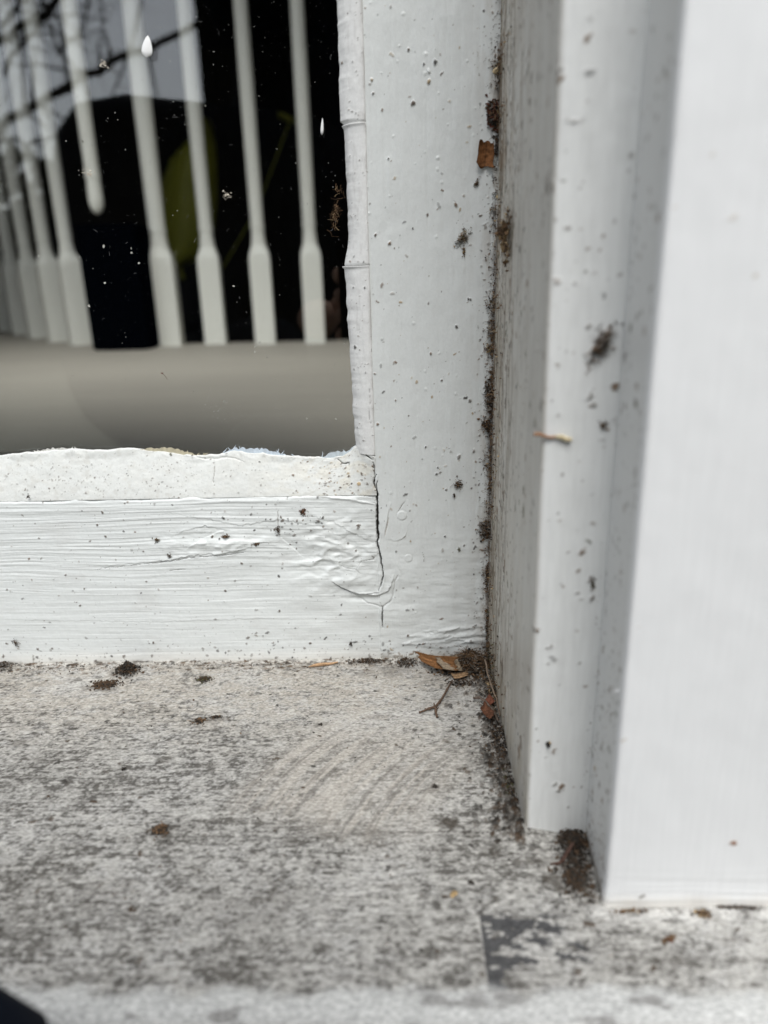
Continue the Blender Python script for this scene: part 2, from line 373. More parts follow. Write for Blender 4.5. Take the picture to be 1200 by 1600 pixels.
# rounded front nosing: profile along b
bb = F.b; yy = bb.copy(); zz = np.zeros_like(bb) + ZS
R_ = .006; e0 = -.1635
for i, b in enumerate(bb):
    d = e0 - b
    if d > 0:
        a = min(d / R_, math.pi / 2); yy[i] = e0 - R_ * math.sin(a); zz[i] = ZS - R_ * (1 - math.cos(a)) - max(0, d - R_ * math.pi / 2)
P = np.stack([A, np.broadcast_to(yy[:, None], A.shape), np.broadcast_to(zz[:, None], A.shape)], -1)
dy, dz = np.gradient(yy), np.gradient(zz); ln = np.hypot(dy, dz)
N = np.stack([np.zeros_like(A), np.broadcast_to((-dz / ln)[:, None], A.shape), np.broadcast_to((dy / ln)[:, None], A.shape)], -1)
fill = .0022 * np.exp(-(((A - XJ) / .007) ** 2 + ((B + .104) / .010) ** 2)); F.h += fill
sill = build_sheet('window_sill', P, N, F, M_SILL, None, (0, 0, -.045))
tag(sill, 'weathered off white window sill mottled with grey dirt below the window', 'window sill')

# ================================================================== SASH
sash = empty('window_sash', (-0.05, 0.0, -0.16))
tag(sash, 'white painted window sash with cracked corner joint, putty and one glass pane', 'window sash')
WHITE = (0.685, 0.712, 0.700)
def fp(px, py): p = onY(px, py, 0.0); return p[0], p[2]
XR = -0.0129
CR = [fp(*t) for t in ((563, 703), (572, 712), (583, 719), (588, 742), (584, 752), (590, 775), (589, 800), (591, 835), (590, 850), (595, 872), (599, 898), (595, 915), (591, 922))]
CR2 = [fp(*t) for t in ((598, 948), (597, 965), (598, 982))]
def common_marks(F):
    F.line(CR[3:], .00036, -.0013, (.018, .015, .012), 1, .00040, 3, True, .00015)
    F.line([fp(*t) for t in ((589, 752), (590, 800), (590, 850))], .00048, -.0012, (.018, .015, .012), 1, .00035, 3)
    F.line(CR2, .00030, -.0009, (.02, .018, .015), 1, .0003, 4)
    F.line([fp(*t) for t in ((592, 925), (594, 940), (597, 950))], .00012, -.0003, (.3, .28, .26), .8, .0002, 14)
    # lifted flap of thick paint across the joint
    F.line([fp(*t) for t in ((518, 908), (535, 918), (556, 927), (590, 930), (604, 925), (612, 915), (617, 898))], .0005, .0010, None, 1, .0003, 6, step=.0030)
    F.line([fp(*t) for t in ((552, 928), (575, 942), (598, 948), (612, 938), (618, 905), (622, 898))], .0004, -.00035, (.42, .43, .42), .5, .0003, 7)
    F.line([fp(*t) for t in ((518, 907), (540, 922), (562, 928), (592, 926))], .00025, -.00045, (.22, .21, .20), .6, .0003, 8)
    F.line([fp(*t) for t in ((556, 889), (565, 876), (583, 874), (588, 868))], .00014, -.0003, (.25, .24, .23), .7, .0004, 9)
    F.line([fp(*t) for t in ((528, 880), (540, 886), (556, 889), (566, 897))], .00012, -.0003, (.3, .29, .28), .6, .0003, 10)
# ---- bottom rail
F = Field(-0.215, XR, -0.1672, -0.0868, 0.00026, 0.00026, WHITE)
A, B = F.A, F.B
str1 = fbm(A * 16, B * 1150 + 5 * fbm(A * 22, B * 40, 7, 2), 1, 4, .62)
str2 = fbm(A * 60, B * 2300, 2, 2)
env = sst(-.155, -.10, B) * (1 - .6 * sst(-.075, -.03, A))
F.h += .00042 * (str1 - .5) * (.35 + .9 * env) + .00010 * (str2 - .5) + .0010 * (fbm(A * 40, B * 70, 9, 3) - .5) * (.5 + sst(-.11, -.04, A))
F.h += .00012 * (fbm(A * 500, B * 500, 12, 3) - .5)
ridge = [fp(*t) for t in ((0, 797), (120, 795), (260, 790), (400, 797))]
F.line([fp(*t) for t in ((140, 886), (220, 880), (265, 875), (300, 868), (345, 865), (385, 858), (400, 848), (425, 846))], .0005, .00050, None, 1, .0006, 21, step=.0020)
F.line([fp(*t) for t in ((150, 890), (262, 877), (300, 871), (350, 867), (388, 862))], .00018, -.0004, (.24, .235, .23), .75, .0005, 22, gaps=.3)
F.line([fp(*t) for t in ((255, 845), (290, 829), (320, 822), (350, 828), (330, 835), (300, 850), (285, 862))], .0004, .00035, None, 1, .0005, 23, step=.0016)
F.line([fp(*t) for t in ((436, 838), (450, 850), (462, 862), (475, 873))], .0004, -.00030, None, 1, .0004, 24, step=.0014)
F.line([fp(*t) for t in ((250, 800), (330, 812), (372, 822), (440, 812), (500, 822), (560, 850))], .0006, .00025, None, 1, .0008, 25, step=.0030)
F.line([fp(*t) for t in ((470, 800), (520, 815), (560, 838), (588, 850))], .0006, .00028, None, 1, .0008, 26, step=.0030)
F.line([fp(*t) for t in ((0, 968), (100, 970), (250, 972), (400, 966), (520, 968))], .0005, .00016, None, 1, .0006, 27, step=.0015)
F.line([fp(*t) for t in ((262, 892), (290, 889))], .0002, -.0003, (.2, .19, .18), .7, .0002, 28)
F.line([fp(*t) for t in ((0, 772), (180, 770), (330, 768), (470, 771), (585, 776))], .00018, -.0002, (.46, .46, .45), .45, .0005, 29, gaps=.5)
F.line([fp(*t) for t in ((478, 768), (500, 768), (540, 770), (590, 778))], .00018, -.0004, (.25, .24, .23), .7, .0003, 30)
F.line([fp(*t) for t in ((449, 752), (451, 768), (448, 785))], .00016, -.0004, DBR, .8, .0003, 31)
F.line([fp(*t) for t in ((500, 776), (548, 780), (585, 788))], .0006, .0004, None, 1, .0004, 32)
rg = lambda a_, b_, sd_: 1 - np.abs(2 * fbm(a_, b_, sd_, 3) - 1)
def gz(px, py, ra, rb): c_ = fp(px, py); return np.exp(-(((A - c_[0]) / ra) ** 2 + ((B - c_[1]) / rb) ** 2))
wr_ = gz(525, 860, .017, .016) + .8 * gz(330, 850, .020, .0055)
F.h += .75 * wr_ * (.0016 * (sst(.55, 1.0, rg(A * 70 + B * 60, B * 130 - A * 40, 301)) - .35) + .0007 * (rg(A * 160, B * 330, 302) - .6))
F.h += .0011 * gz(330, 850, .018, .0022) + .0012 * gz(545, 905, .008, .003) + .0006 * gz(470, 815, .012, .004) - .0008 * gz(560, 935, .007, .0012)
F.h -= .0011 * sst(-.0892, -.0868, B + .0008 * (fbm(A * 120, B * 0, 303, 3) - .5) * 2) ** 2
common_marks(F)
F.line([fp(*t) for t in ((435, 795), (434, 815), (436, 833))], .0002, -.0003, DBR, .6, .0004, 33, gaps=.4)
# dirt film near foot, warm edge, and gray freckles
foot = sst(-.158, -.166, B + .002 * (fbm(A * 90, B * 90, 44, 3) - .5))
F.mixc(slice(None), foot, (.60, .575, .52), .6); F.h += .0006 * sst(-.160, -.166, B)
F.mixc(slice(None), sst(-.1640, -.1668, B + .0016 * (fbm(A * 260, B * 260, 45, 3) - .5)) * sst(.42, .55, fbm(A * 120, B * 60, 46, 3)), (.19, .165, .13), .75)
F.mixc(slice(None), sst(.62, .75, fbm(A * 60, B * 130, 47, 4)) * .25, (.55, .55, .53))
F.specks(520, lambda: rng.uniform(-.2, XR), lambda: rng.uniform(-.166, -.088), .00012, .00055, [BLK, DBR, BRN, GRY], .00015, (.3, .95), 1.8, 3)
F.specks(160, lambda: rng.uniform(-.2, XR), lambda: -.166 + abs(rng.normal(0, .006)), .00015, .0007, [BLK, DBR, GRY], .00015, (.4, .95), 2, 2)
F.specks(60, lambda: rng.normal(fp(450, 820)[0], .012), lambda: rng.normal(fp(450, 820)[1], .005), .00015, .0006, [BLK, DBR], .0002, (.5, .95), 1.8, 2)
for t in ((332, 838, 0.9), (165, 838, .9), (378, 880, .9), (352, 923, .8), (437, 954, .8), (152, 820, .7), (160, 800, .8), (125, 946, .7), (485, 1005, 1.0), (59, 1014, .9), (240, 1004, .8), (103, 898, .8), (560, 820, 1.2), (556, 860, .7)):
    a_, b_ = fp(t[0], t[1]); F.blob(a_, b_, t[2] * .00062, DBR, .9, .0003, 1.4, rng.uniform(0, 3))
P = np.stack([A, np.zeros_like(A), B], -1); N = np.zeros_like(P); N[..., 1] = -1
# soften lower edge into the sill
rail = build_sheet('bottom_rail', P, N, F, M_SASH, sash, (0, .040, 0))
# ---- stile
F = Field(XR, XJ + .0016, -0.1672, ZTOP - .10, 0.00026, 0.00030, WHITE)
A, B = F.A, F.B
F.h += .00016 * (fbm(A * 700, B * 28, 60, 4) - .5) + .00022 * (fbm(A * 260, B * 200, 61, 4) - .5) + .0009 * (fbm(A * 50, B * 30, 62, 3) - .5)
lowz = sst(-.09, -.13, B)
F.h += lowz * .00045 * (fbm(A * 90, B * 420, 63, 4) - .5) + lowz * .0012 * (fbm(A * 70, B * 90, 64, 3) - .5)
common_marks(F)
# buried nail heads and paint blisters
for (px, py, r, hh) in ((628, 805, .0021, .00022), (638, 872, .0018, .00015)):
    a_, b_ = fp(px, py); s = F.win(a_ - .004, a_ + .004, b_ - .004, b_ + .004); d = np.hypot(F.A[s] - a_, F.B[s] - b_) / r
    F.h[s] += hh * sst(1.15, .8, d) - hh * .7 * np.exp(-((d - 1.1) / .12) ** 2) * (.5 + .5 * fbm(F.A[s] * 500, F.B[s] * 500, 5))
    F.mixc(s, np.exp(-((d - 1.1) / .10) ** 2), (.50, .51, .50), .15)
F.line([fp(*t) for t in ((622, 800), (628, 790), (632, 785))], .00016, -.0003, DBR, .7, .0002, 70)
F.line([fp(*t) for t in ((600, 840), (604, 820), (608, 800), (612, 785))], .0005, .00050, None, 1, .0004, 71, step=.0014)
F.line([fp(*t) for t in ((601, 838), (605, 822), (607, 808))], .00025, -.0003, (.42, .38, .32), .7, .0002, 72)
F.line([fp(*t) for t in ((604, 842), (622, 846), (636, 835), (640, 815))], .0005, .00025, None, 1, .0004, 73, step=.0014)
F.line([fp(*t) for t in ((618, 878), (624, 890), (622, 905))], .0005, .00025, None, 1, .0004, 74, step=.0012)
F.line([fp(*t) for t in ((660, 862), (663, 872), (662, 878))], .00013, .0002, DBR, .8, .0002, 75)
for k in range(10):
    x0 = rng.uniform(620, 740); y0 = rng.uniform(985, 1010)
    F.line([fp(x0, y0), fp(x0 + 40, y0 + rng.uniform(-10, 4)), fp(x0 + 80, y0 + rng.uniform(-14, 0))], .0012, .0003, None, 1, .0006, 80 + k)
for (px, py) in ((683, 265 - 0), (685, 247), (665, 85), (682, 370), (690, 285), (630, 22), (664, 115), (646, 505), (664, 580), (665, 608), (712, 615), (680, 700), (610, 770), (505 + 178, 247)):
    a_, b_ = fp(px, py); F.blob(a_, b_, .0007, WHITE, 0, .00018, 1, 0, .15, soft=.9)
for _ in range(60):
    F.blob(rng.uniform(-.014, .033), rng.uniform(-.15, .12), rng.uniform(.0002, .0006), WHITE, 0, rng.uniform(.00008, .00025), 1, 0, .2, soft=.9)
xc = np.interp(B, [-.16, .09], [XJ - .0008, XJ + .0022])
edge = np.exp(-np.abs(A - XJ) / .0042) * sst(.38, .56, fbm(A * 350, B * 90, 65, 4))
F.mixc(slice(None), edge, (.36, .31, .25), .55)
F.mixc(slice(None), np.clip(.15 + 2.6 * (fbm(A * 0, B * 55, 67, 3) - .42) + .6 * sst(-.03, -.12, B), 0, 1) * np.exp(-np.abs(A - XJ) / .0016) * sst(.38, .52, fbm(A * 500, B * 160, 66, 4)), DBR, .85)
F.specks(330, lambda: rng.uniform(-.014, .035), lambda: rng.uniform(-.166, .12), .00012, .0006, [BLK, DBR, BRN, TAN], .00015, (.35, .95), 2.2, 3)
F.specks(420, lambda: XJ - abs(rng.normal(0, .004)), lambda: rng.uniform(-.166, .12), .00012, .0005, [BLK, DBR, BRN, GRY], .0002, (.4, .95), 2.0, 2)
F.specks(140, lambda: rng.uniform(XR, .034), lambda: -.166 + abs(rng.normal(0, .004)), .00015, .0007, [BLK, DBR, GRY, BRN], .0002, (.4, .95), 2.2, 2)
for (px, py, r, c_) in ((645, 162, 1.2, DBR), (609, 380, 1.0, BRN), (680, 98, .9, BLK), (638, 78, .7, DBR), (662, 100, .5, BLK), (607, 248, .5, BLK), (735, 468, .55, BLK), (731, 467, .5, BLK), (713, 510, .8, BLK), (673, 552, .65, BRN), (734, 626, 1.0, GRY),
                        (618, 735 - 110, .5, BRN), (690, 594, .5, DBR), (665, 698, .6, BLK), (682, 740, .8, BLK), (684, 730, .5, BLK), (717, 713, .9, GRY), (740, 705, .7, GRY), (695, 838, .7, BLK), (717, 858, 1.0, MOSS), (725, 852, .7, GRY),
                        (697, 765, .6, DBR), (740, 897, .5, BLK), (735, 1000, .8, GRY), (637, 992, .8, DBR), (590, 662, .9, BRN), (586, 584, .6, BRN), (712, 340 - 20, .9, BRN), (670, 128, 1.0, TAN), (670, 112, .7, WHITE), (581, 125, .7, TAN), (583, 146, .6, DBR), (587, 370 - 3, .7, DBR), (742, 290 - 2, .7, MOSS), (768, 250, .6, GRY)):
    a_, b_ = fp(px, py); F.blob(a_, b_, r * .00065, c_, .92, .0004, rng.uniform(1.1, 1.9), rng.uniform(.8, 2.2))
footm = sst(-.160, -.1665, B + .002 * (fbm(A * 90, B * 90, 48, 3) - .5)); F.mixc(slice(None), footm, (.56, .52, .45), .6)
F.mixc(slice(None), sst(-.1635, -.1665, B + .003 * (fbm(A * 200, B * 200, 49, 3) - .5)), (.13, .11, .085), .6)
P = np.stack([A, np.full_like(A, -.0002), B], -1); N = np.zeros_like(P); N[..., 1] = -1
build_sheet('stile', P, N, F, M_SASH, sash, (0, .040, 0))

# ---- putty along the foot of the pane
edge_px = [(-60, 714), (0, 711), (50, 706), (100, 701), (160, 702), (210, 700), (260, 704), (305, 711), (340, 709), (365, 703), (400, 706), (440, 711), (480, 713), (520, 714), (535, 712), (547, 704), (553, 697), (560, 696), (575, 702), (600, 712)]
EX = np.array([onY(*t, YG - .0004)[[0, 2]] for t in edge_px]); 
def ze(x): return np.interp(x, EX[:, 0], EX[:, 1])
zr0 = -.0872
F = Field(-.215, XR + .0004, 0, 1.0, .00028, .0125, (.62, .635, .612))
A, T = F.A, F.B
zt = ze(A) + .0005 * (fbm(A * 260, T * 0, 7, 3) - .5) * 2
W_ = .0206
Bm = T * W_
def pp(px, py):
    p = onY(px, py, .004); z1 = float(ze(p[0])); return p[0], (p[2] - zr0) / (z1 - zr0)
F.h += .0007 * (fbm(A * 60, Bm * 60, 71, 3) - .5) + .0003 * (fbm(A * 380, Bm * 420, 72, 4) - .5) + .0005 * sst(.8, .97, T) * sst(.4, .6, fbm(A * 110, T * 3, 73)) - .0005 * sst(.97, 1.0, T)
# blobs need metric coordinates: work on a temporary metric copy of the b axis
F.b = F.b * W_; F.B = Bm
def pm(px, py): a_, t_ = pp(px, py); return a_, t_ * W_
cor = np.exp(-((A + .022) / .028) ** 2)
F.mixc(slice(None), sst(.46, .62, fbm(A * 230, Bm * 300, 74, 4)) * (.10 + .65 * cor), (.62, .57, .45), .45)
F.mixc(slice(None), sst(.60, .72, fbm(A * 500, Bm * 600, 75, 3)) * (.10 + .35 * cor + .25 * (A < -.10)), (.38, .35, .29), .5)
F.specks(420, lambda: rng.uniform(-.2, XR), lambda: rng.uniform(0, W_), .00010, .00042, [BLK, DBR, GRY, GRY], .00015, (.2, .8), 1.8, 4)
F.specks(120, lambda: rng.normal(-.028, .010), lambda: rng.uniform(0, W_ * .9), .00015, .0006, [DBR, BRN, TAN], .00015, (.4, .9), 1.6, 2)
F.specks(200, lambda: rng.uniform(-.2, -.09), lambda: rng.uniform(0, W_ * .8), .00012, .0004, [GRY, DBR], .0001, (.3, .8), 1.8, 2)
F.line([pm(*t) for t in ((332, 716), (336, 735), (334, 748), (338, 758))], .00013, -.0005, (.2, .18, .16), .8, .0003, 81)
F.line([pm(*t) for t in ((527, 719), (538, 725), (546, 723), (545, 728))], .00025, -.0007, BLK, .95, .0003, 82)
F.line([pm(*t) for t in ((300, 713), (320, 718), (345, 716), (380, 722))], .0004, -.0004, None, 1, .0004, 83)
def pm0(px, py):
    p = onY(px, py, 0.0); z1 = float(ze(p[0])); return p[0], (p[2] - zr0) / (z1 - zr0) * W_
F.line([pm0(*t) for t in ((556, 701), (563, 704), (570, 711), (583, 719))], .00045, -.0012, (.018, .015, .012), 1, .0003, 84)
F.line([pm0(*t) for t in ((583, 722), (588, 742), (584, 752), (589, 762), (590, 775))], .00040, -.0011, (.018, .015, .012), 1, .0003, 86)
F.line([pm(*t) for t in ((584, 728), (588, 742), (589, 748))], .0002, -.0008, BLK, 1, .0002, 85)
for (px, py, r, c_) in ((459, 741, .8, BRN), (545, 742, .7, DBR), (550, 752, .6, BLK), (561, 752, 1.1, (.45, .32, .16)), (405, 722, .5, BLK), (265, 711, .8, MOSS), (480, 722, .6, BRN), (515, 750, .6, BRN)):
    a_, b_ = pm(px, py); F.blob(a_, b_, r * .0008, c_, .85, .0003)
flush = sst(.0005, .0105, XR - A)
Px = A; Py = ((YG - .0004) * (T ** 1.15)) * flush + (-.0003) * (1 - flush) + .0003 * (1 - T) * flush; Pz = zr0 - .0004 + (zt - zr0 + .0004) * T
P = np.stack([Px, Py, Pz], -1); N = np.zeros_like(P); N[..., 1] = -.95; N[..., 2] = .31
build_sheet('bottom_putty', P, N, F, M_PUTTY, sash, (0, .012, -.003))

# ---- putty bead beside the pane: separate lengths, each with its own lip
inner_px = [(519, -150), (527, 0), (530, 90), (532, 191), (536, 194), (539, 240), (541, 300), (544, 345), (543, 385), (539, 411), (537, 418), (541, 440), (543, 500), (548, 560), (552, 640), (555, 690), (560, 760)]
outer_px = [(559, -150), (566, 0), (570, 120), (571, 190), (572, 196), (574, 300), (576, 411), (577, 418), (580, 500), (582, 600), (584, 680), (590, 770)]
IN = np.array([onY(*t, YG - .0004)[[2, 0]] for t in inner_px][::-1]); OUT = np.array([onY(*t, -.0004)[[2, 0]] for t in outer_px][::-1])
cuts_px = [-700, 191, 415, 712]
zc = [onY(555, y, 0)[2] for y in cuts_px]
for k in range(3):
    z1, z0 = zc[k] - .0001, zc[k + 1] + .0001
    F = Field(0, 1, z0, z1, .04, .00030, (.70, .705, .69))
    T, B = F.A, F.B
    xi = np.interp(B, IN[:, 0], IN[:, 1]) + .00035 * (fbm(B * 320, T * 0, 30 + k, 3) - .5) * 2 - (.0005, .0004, .0006, .0001)[k] * (1 - sst(0, .0012, z1 - B))
    xo = np.maximum(np.interp(B, OUT[:, 0], OUT[:, 1]), XR + .0003)
    WB = .0125
    F.a = F.a * WB; F.A = T * WB
    F.h += .0015 * np.sin(T * math.pi) ** .8 + .0002 * (fbm(T * 9, B * 30, 33 + k, 3) - .5) + .0002 * (fbm(T * 6, B * 400, 36, 4) - .5) + .0005 * (fbm(T * 3, B * 40, 38 + k, 2) - .5) * T
    lip = (1 - sst(0, .0012, z1 - B)) * (1 if k else 0); F.h += .00030 * lip
    F.h -= .0004 * (1 - sst(0, .0006, B - z0)) * (k < 2)
    F.mixc(slice(None), sst(.62, .75, fbm(T * 8, B * 180, 39, 4)) * .6, (.52, .51, .49), .6)
    F.mixc(slice(None), np.exp(-(T / .07) ** 2) * sst(.35, .6, fbm(T * 4, B * 150, 52, 3)), (.36, .35, .33), .5)
    F.specks(int(45 * (z1 - z0) / .06), lambda: rng.uniform(0, WB), lambda: rng.uniform(z0, z1), .00012, .0004, [BLK, DBR, GRY, BRN], .0002, (.4, .95), 2, 2.5)
    for (px, py, r) in ((556, 449, .5), (573, 450, .5), (558, 542, 1.0), (556, 577, .5), (560, 668, .4), (556, 100, .4)):
        z = onY(px, py, .003)[2]; xi_, xo_ = np.interp(z, IN[:, 0], IN[:, 1]), np.interp(z, OUT[:, 0], OUT[:, 1])
        if z0 < z < z1: F.blob((xo_ - onY(px, py, .003)[0]) / (xo_ - xi_) * WB, z, r * .0008, BLK, .95, .0003, 1.3, 1.2)
    if k == 2:
        F.line([(.0005, z0 + .010), (.002, z0 + .016), (.0015, z0 + .028)], .00018, -.0003, (.3, .29, .28), .7, .0003, 5)
    P = np.stack([xo + (xi - xo) * T, (YG - .0004) * T ** 1.1 - .0006 * (1 - T), B], -1)
    N = np.zeros_like(P); N[..., 0] = -.6; N[..., 1] = -.8
    build_sheet('side_putty', P, N, F, M_PUTTY, sash, (.002, .010, 0))

# ---- glass pane
gm, t, b = mat_new('window glass'); t.nodes.remove(b)
out = t.nodes['Material Output']; tr = t.nodes.new('ShaderNodeBsdfTransparent'); tr.inputs[0].default_value = (.97, .985, .975, 1)
gl = t.nodes.new('ShaderNodeBsdfGlossy'); gl.inputs['Roughness'].default_value = 0.0; fr_ = t.nodes.new('ShaderNodeFresnel'); fr_.inputs[0].default_value = 1.85
ms = t.nodes.new('ShaderNodeMixShader'); t.links.new(fr_.outputs[0], ms.inputs[0]); t.links.new(tr.outputs[0], ms.inputs[1]); t.links.new(gl.outputs[0], ms.inputs[2])
t.links.new(ms.outputs[0], out.inputs[0])
g = MB(); g.box((-.60, YG, -.095), (-.006, YG + .003, .60)); gp = g.build('glass_pane', gm, sash)

# ================================================================== WINDOW FRAME: jamb lining and front casing
frame = empty('window_frame', (0.08, -0.06, -0.165))
tag(frame, 'white painted window frame with deep stepped reveal and broad front casing', 'window frame')
def profile(pts, r, step):
    """round the corners of a plan polyline and sample it; returns s, xy, normal"""
    out_ = []
    P_ = [np.array(p) for p in pts]; path = [P_[0]]
    for i in range(1, len(P_) - 1):
        a = P_[i - 1] - P_[i]; a /= np.linalg.norm(a); b_ = P_[i + 1] - P_[i]; b_ /= np.linalg.norm(b_)
        for k in range(7):
            t_ = k / 6; path.append(P_[i] + a * r[i] * (1 - t_) ** 2 + b_ * r[i] * t_ ** 2)
    path.append(P_[-1]); path = np.array(path)
    L = np.concatenate([[0], np.cumsum(np.hypot(*np.diff(path, axis=0).T))])
    s = np.unique(np.concatenate([np.arange(0, L[-1], step), L])); xy = np.stack([np.interp(s, L, path[:, 0]), np.interp(s, L, path[:, 1])], -1)
    g_ = np.gradient(xy, axis=0); g_ /= np.linalg.norm(g_, axis=1)[:, None] + 1e-12
    return s, xy, g_
# jamb lining: runs out from the sash, turns the corner, then across to the casing
s_, xy, tg = profile([(XJ + .0004, .004), (XJ, YO), (XK + .004, YO - .0002)], [0, .0016, 0], .0006)
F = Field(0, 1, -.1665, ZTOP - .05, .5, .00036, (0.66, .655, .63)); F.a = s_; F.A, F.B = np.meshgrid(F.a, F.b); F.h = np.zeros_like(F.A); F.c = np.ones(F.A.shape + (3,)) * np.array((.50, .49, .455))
A, B = F.A, F.B; Lr = .112
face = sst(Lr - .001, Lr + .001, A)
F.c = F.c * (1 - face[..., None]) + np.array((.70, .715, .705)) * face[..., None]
F.h += .00016 * (fbm(A * 900, B * 16, 101, 4) - .5) + .0006 * (fbm(A * 60, B * 25, 102, 3) - .5) + .00012 * (fbm(A * 300, B * 300, 103, 3) - .5)
dirtw = np.exp(-A / .040) * (1 - face)
st = fbm(A * 420, B * 22, 104, 4, .6)
F.mixc(slice(None), sst(.34, .58, st) * dirtw * 1.5, (.33, .28, .21), .8)
F.mixc(slice(None), sst(.50, .62, fbm(A * 500, B * 60, 105, 4, .6)) * np.exp(-A / .038) * (1 - face) * 2.2, (.12, .085, .05), .85)
F.mixc(slice(None), sst(.46, .58, fbm(A * 300, B * 120, 109, 4, .6)) * np.exp(-A / .040) * sst(-.08, -.15, B) * (1 - face) * 1.7, (.13, .10, .055), .85)
F.mixc(slice(None), sst(.60, .72, fbm(A * 600, B * 30, 106, 3)) * (1 - face), (.45, .43, .38), .5)
low = sst(-.13, -.165, B) * (1 - face); F.mixc(slice(None), low * sst(.35, .6, fbm(A * 200, B * 80, 107, 3)), (.42, .38, .30), .5)
F.specks(3600, lambda: .004 + rng.exponential(.03), lambda: rng.uniform(-.166, .12), .0002, .0010, [BLK, DBR, BRN, BRN, MOSS], .0002, (.4, .95), 2.2, 2.5)
F.specks(500, lambda: rng.uniform(.01, Lr), lambda: rng.uniform(-.166, .12), .0002, .0012, [DBR, BRN, GRY, GRY], .0001, (.25, .8), 2.0, 2.5)
F.specks(110, lambda: rng.uniform(Lr, Lr + .018), lambda: rng.uniform(-.166, .10), .00012, .0007, [GRY, DBR, BRN], .0001, (.25, .7), 1.6, 3)
def jf(px, py): p = onY(px, py, YO); return Lr + (p[0] - XJ) - .001, p[2]
def jr(px, py): p = onX(px, py, XJ); return .004 - p[1], p[2]
for (px, py, r, c_) in ((786, 775, 2.2, DBR), (786, 870, 1.5, BRN), (788, 880, 1.5, BRN), (787, 890, 1.4, DBR), (776, 798, 1.5, BRN), (818, 766, 1.5, MOSS), (818, 800, 1.8, MOSS), (856, 290, 2.0, DBR), (815, 1160, 2.6, DBR), (812, 1175, 2.2, BRN), (803, 190, 1.4, GRY), (830, 120, 1.5, GRY), (790, 1080, 2.2, BRN), (785, 1040, 2.5, DBR), (800, 995, 1.2, BRN)):
    a_, b_ = jr(px, py); F.blob(a_, b_, r * .0007, c_, .85, .0003, 1.8, 1.5)
for (px, py, r, c_) in ((940, 535, 2.6, DBR), (935, 548, 2.3, DBR), (952, 520, 1.8, BRN), (922, 510, 1.2, GRY), (925, 565, 1.5, DBR), (898, 190, .8, GRY), (900, 440, .6, GRY), (925, 620, 1.6, GRY), (930, 632, 1.2, GRY), (862, 1010, .9, GRY), (860, 1035, .6, DBR), (842, 985, 1.0, BRN), (875, 1235, 1.1, GRY), (868, 1225, 1.0, GRY), (890, 1260, 1.1, GRY), (924, 905, 1.4, DBR), (926, 935, 1.2, DBR), (905, 925, .9, GRY)):
    a_, b_ = jf(px, py); F.blob(a_, b_, r * .0005, c_, .8, .0003, 1.5, 1.2, .9)
P = np.stack([np.broadcast_to(xy[None, :, 0], A.shape), np.broadcast_to(xy[None, :, 1], A.shape), B], -1)
N = np.stack([np.broadcast_to(tg[None, :, 1], A.shape), np.broadcast_to(-tg[None, :, 0], A.shape), np.zeros_like(A)], -1)
N = -N if (N[0, 5, 0] > 0) else N
build_sheet('jamb_lining', P, N, F, M_JAMB, frame, (.030, .02, 0))
# casing
s_, xy, tg = profile([(XK + .0016, YO + .001), (XK, YT), (.26, YT + .001)], [0, .0013, 0], .0008)
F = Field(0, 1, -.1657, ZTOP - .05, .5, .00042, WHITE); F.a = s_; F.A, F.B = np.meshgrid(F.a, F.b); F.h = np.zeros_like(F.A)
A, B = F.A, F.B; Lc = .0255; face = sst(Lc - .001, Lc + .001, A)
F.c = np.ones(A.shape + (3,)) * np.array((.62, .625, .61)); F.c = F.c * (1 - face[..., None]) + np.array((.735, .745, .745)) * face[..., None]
F.h += (.00006 * (fbm(A * 230, B * 7, 111, 3) - .5) + .0005 * (fbm(A * 42 + B * 17, B * 24 - A * 19, 112, 3) - .5)) * (.4 + .6 * face) 
ft = sst(-.150, -.160, B) * face; F.h += ft * .00045 * (fbm(A * 30, B * 600, 114, 3) - .5) + .0003 * sst(-.160, -.166, B + .003 * (fbm(A * 60, B * 90, 121, 2) - .5)) * face
F.h += .00018 * (fbm(A * 110 + B * 60, B * 90 - A * 50, 116, 3) - .5) * face
F.mixc(slice(None), sst(-.1600, -.1652, B + .003 * (fbm(A * 140, B * 140, 117, 3) - .5)), (.60, .56, .48), .5)
F.mixc(slice(None), sst(-.1632, -.1654, B + .0022 * (fbm(A * 200, B * 200, 118, 3) - .5)) * sst(.45, .6, fbm(A * 70, B * 10, 119, 2)), (.20, .17, .13), .8)
F.specks(420, lambda: rng.uniform(.001, Lc), lambda: -.166 + .28 * rng.rand() ** 1.6, .0002, .0010, [DBR, BRN, GRY, MOSS], .0001, (.3, .85), 2.0, 2.2)
F.specks(26, lambda: rng.uniform(Lc, .10), lambda: rng.uniform(-.16, .05), .0002, .0006, [GRY, TAN], .0001, (.2, .6), 1.6, 3)
def cf(px, py): p = onY(px, py, YT); return Lc - .001 + (p[0] - XK), p[2]
def cr(px, py): p = onX(px, py, XK); return YO - p[1], p[2]
for (px, py, r, c_) in ((992, 630, 1.6, DBR), (945, 665, 2.0, DBR), (955, 490, 1.6, TAN), (928, 905, 1.3, DBR), (927, 1025, 1.5, BRN), (937, 1018, 1.3, BRN), (922, 1075, 1.4, BRN), (934, 1230, 1.3, DBR), (940, 1255, 1.4, BRN), (921, 1253, 1.2, DBR), (955, 1020, 1.1, GRY), (925, 1205, 1.3, TAN)):
    a_, b_ = cr(px, py); F.blob(a_, b_, r * .0006, c_, .85, .0003, 1.5, 1.5)
a_, b_ = cf(1168, 1318); F.blob(a_, b_, .0011, (.34, .22, .10), .5, 0, 1.1, 0, .4, soft=.9); F.blob(a_, b_, .00085, (.22, .085, .03), .95, .0002, 1.2)
